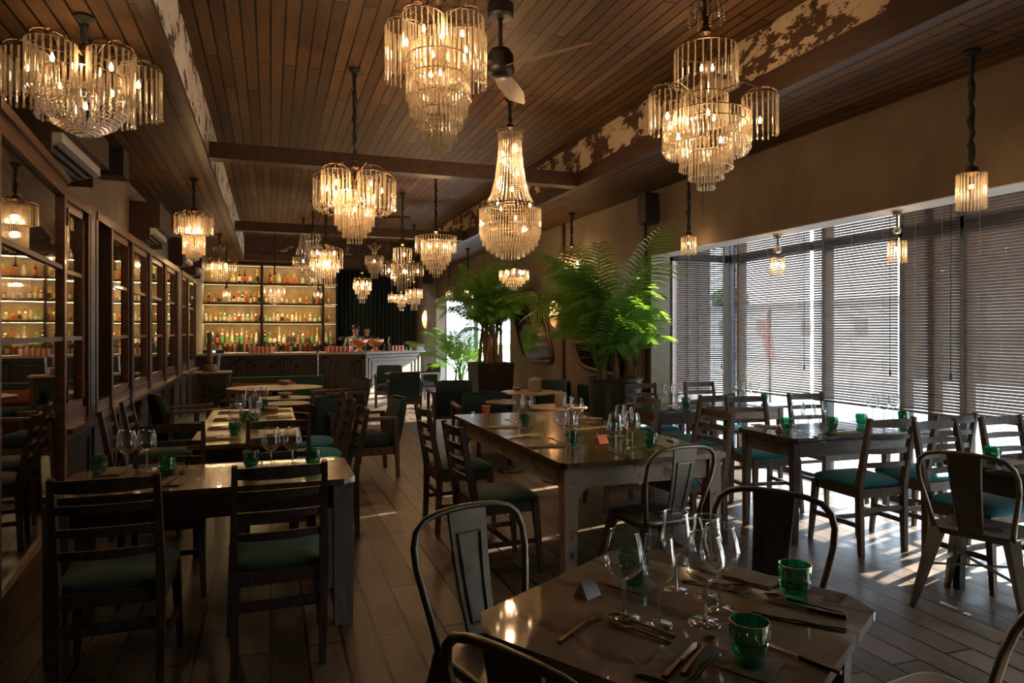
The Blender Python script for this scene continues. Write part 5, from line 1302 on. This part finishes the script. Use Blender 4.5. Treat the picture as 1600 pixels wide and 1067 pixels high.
p1 = P(556, 519, 16.4); p2 = P(573, 519, 17.35)
person('bartender in a dark cap and grey blue shirt, head bowed to the left', p1.x, p1.y, R(150), 1.64, 'blue_shirt', 0, True)
person('bartender with short dark hair facing the room behind the copper bowls', p2.x, p2.y, R(175), 1.63, 'black_shirt', 0, False)

# ------------------------------------------------------------------ plants
def frond(base, az, el, L, droop, mat='palm_leaf', n=22, lw=.017, ll=.36):
    q = MB(); p = Vector(base); pts = [p.copy()]; e_ = el; st_ = L / 16
    for i in range(16):
        f = i / 16; e_ = el - droop * f ** 1.5
        p = p + Vector((math.cos(az) * math.cos(e_), math.sin(az) * math.cos(e_), math.sin(e_))) * st_; pts.append(p.copy())
    q.tube(pts, [.010 * (1 - .8 * i / 16) for i in range(17)], 5)
    side0 = Vector((-math.sin(az), math.cos(az), 0))
    for i in range(n):
        f = .30 + .70 * i / (n - 1); k = f * 16; a = min(15, int(k)); c = pts[a].lerp(pts[a + 1], k - a); d = (pts[a + 1] - pts[a]).normalized()
        up = side0.cross(d).normalized(); l_ = ll * (math.sin(PI * min(1, (f - .22) / .85)) ** .6 * .9 + .12) * random.uniform(.9, 1.08)
        for s in (-1, 1):
            out = (side0 * s * .80 + d * (.45 + .35 * f) + up * .28).normalized(); w_ = lw * random.uniform(.8, 1.1); tw = d.cross(out).normalized()
            wv = d * w_ * .5
            p1_, p2_, p3_ = c + out * l_ * .35, c + out * l_ * .7 + Vector((0, 0, -.06 * l_)), c + out * l_ + Vector((0, 0, -.22 * l_))
            q.add([c - wv * .5, c + wv * .5, p1_ + wv, p1_ - wv, p2_ + wv * .8, p2_ - wv * .8, p3_], [(0, 1, 2, 3), (3, 2, 4, 5), (5, 4, 6)])
    return q
def palm(name, label, loc, stems, n_fr, Lr, er, pot=None, seed=1, droop=(1.0, 1.7), hub=(.2, .5), ll=.36, lw=.017, nl=22, wall=None):
    random.seed(seed); r = thing(name, label, 'plant', loc)
    heads = []
    for (x, y, z0, h, lean) in stems:
        a = random.uniform(0, 2 * PI); tx, ty = x + lean * math.cos(a), y + lean * math.sin(a)
        MB().tube([(x, y, z0), (x + (tx - x) * .3, y + (ty - y) * .3, z0 + h * .4), (tx, ty, z0 + h)], [.032, .026, .016], 8).build('cane', 'cane_bark', r); heads.append((tx, ty, z0 + h))
    for k in range(n_fr):
        b = heads[k % len(heads)]; az = 2 * PI * (k * .618 % 1) + random.uniform(-.2, .2); f = k / n_fr
        el = er[0] + (er[1] - er[0]) * random.random(); L = random.uniform(*Lr)
        dr = random.uniform(*droop)
        def crosses(az, el, L, dr):
            p = Vector(loc) + Vector(b)
            for i in range(16):
                e_ = el - dr * (i / 16) ** 1.5; p = p + Vector((math.cos(az) * math.cos(e_), math.sin(az) * math.cos(e_), math.sin(e_))) * L / 16
                if p.x > wall[2] or p.z > 2.95 or (p.x > 3.95 and (p.y > wall[1] or p.y < wall[0] or p.z > 2.2)): return True
            return False
        for tries in range(40):
            if not crosses(az, el, L, dr): break
            az = random.uniform(-PI, PI); el = random.uniform(*er); L = random.uniform(*Lr) * (1 - tries * .012); dr = random.uniform(*droop)
        frond((b[0], b[1], b[2] - random.uniform(0, .08)), az, el, L, dr, ll=ll, lw=lw, n=nl).build('frond', 'palm_leaf', r, smooth=False)
    return r
def round_pot(label, x, y, r, h, mat):
    t = thing('plant_pot', label, 'planter', (x, y, 0))
    MB().lathe([(r * .80, 0), (r * .86, h * .3), (r * .96, h * .95), (r, h), (r * .96, h + .005), (r * .93, h - .02), (r * .9, h * .9)], n=36, cap0=True).build('pot', mat, t, smooth=False)
    MB().lathe([(r * .92, 0), (.001, .02)], (0, 0, h - .07), 24, True).build('soil', 'soil', t)
PX, PY = 3.79, 7.1
round_pot('big round zinc planter in front of the right hand pier', PX, PY, .33, .97, 'planter_zinc')
palm('potted_palm', 'big bright green areca palm in the zinc planter', (PX, PY, .9), [(-.16, -.02, 0, .22, .03), (-.1, .08, 0, .3, .02), (.0, -.06, 0, .42, .05), (.16, .02, 0, .26, .03), (.2, -.08, 0, .2, .02), (.05, .1, 0, .25, .03), (-.2, .05, 0, .15, .02)],
     46, (.95, 1.8), (R(60), R(89)), seed=4, droop=(R(35), R(105)), ll=.36, lw=.021, nl=22, wall=(0, 6.7, 5.0))
bxp = thing('plant_box', 'tall black square planter under the dark palm', 'planter', (3.42, 10.75, 0))
MB().add([(-.26, -.26, 0), (.26, -.26, 0), (.26, .26, 0), (-.26, .26, 0), (-.31, -.31, 1), (.31, -.31, 1), (.31, .31, 1), (-.31, .31, 1)], [(3, 2, 1, 0), (0, 1, 5, 4), (1, 2, 6, 5), (2, 3, 7, 6), (3, 0, 4, 7), (4, 5, 6, 7)]).build('box', 'planter_black', bxp)
MB().box(-.28, -.28, .995, .28, .28, 1.005).build('soil', 'soil', bxp)
palm('potted_palm', 'dark bushy palm with many canes in the black planter', (3.42, 10.75, 1.0), [(random.uniform(-.22, .22), random.uniform(-.22, .22), 0, random.uniform(.35, 1.0), .08) for _ in range(13)],
     80, (.5, 1.1), (R(40), R(89)), seed=8, droop=(R(40), R(120)), ll=.24, lw=.017, nl=24, wall=(99, 0, 3.97))
round_pot('small clay planter under the yellow green palm by the far window', 3.6, 13.5, .24, .42, 'terracotta')
palm('potted_palm', 'yellow green palm in front of the far window', (3.6, 13.5, .38), [(random.uniform(-.1, .1), random.uniform(-.1, .1), 0, random.uniform(.1, .35), .04) for _ in range(5)],
     30, (.9, 1.5), (R(50), R(85)), seed=12, droop=(R(45), R(100)), ll=.28, lw=.019, nl=24, wall=(12.1, 17.5, 4.95))
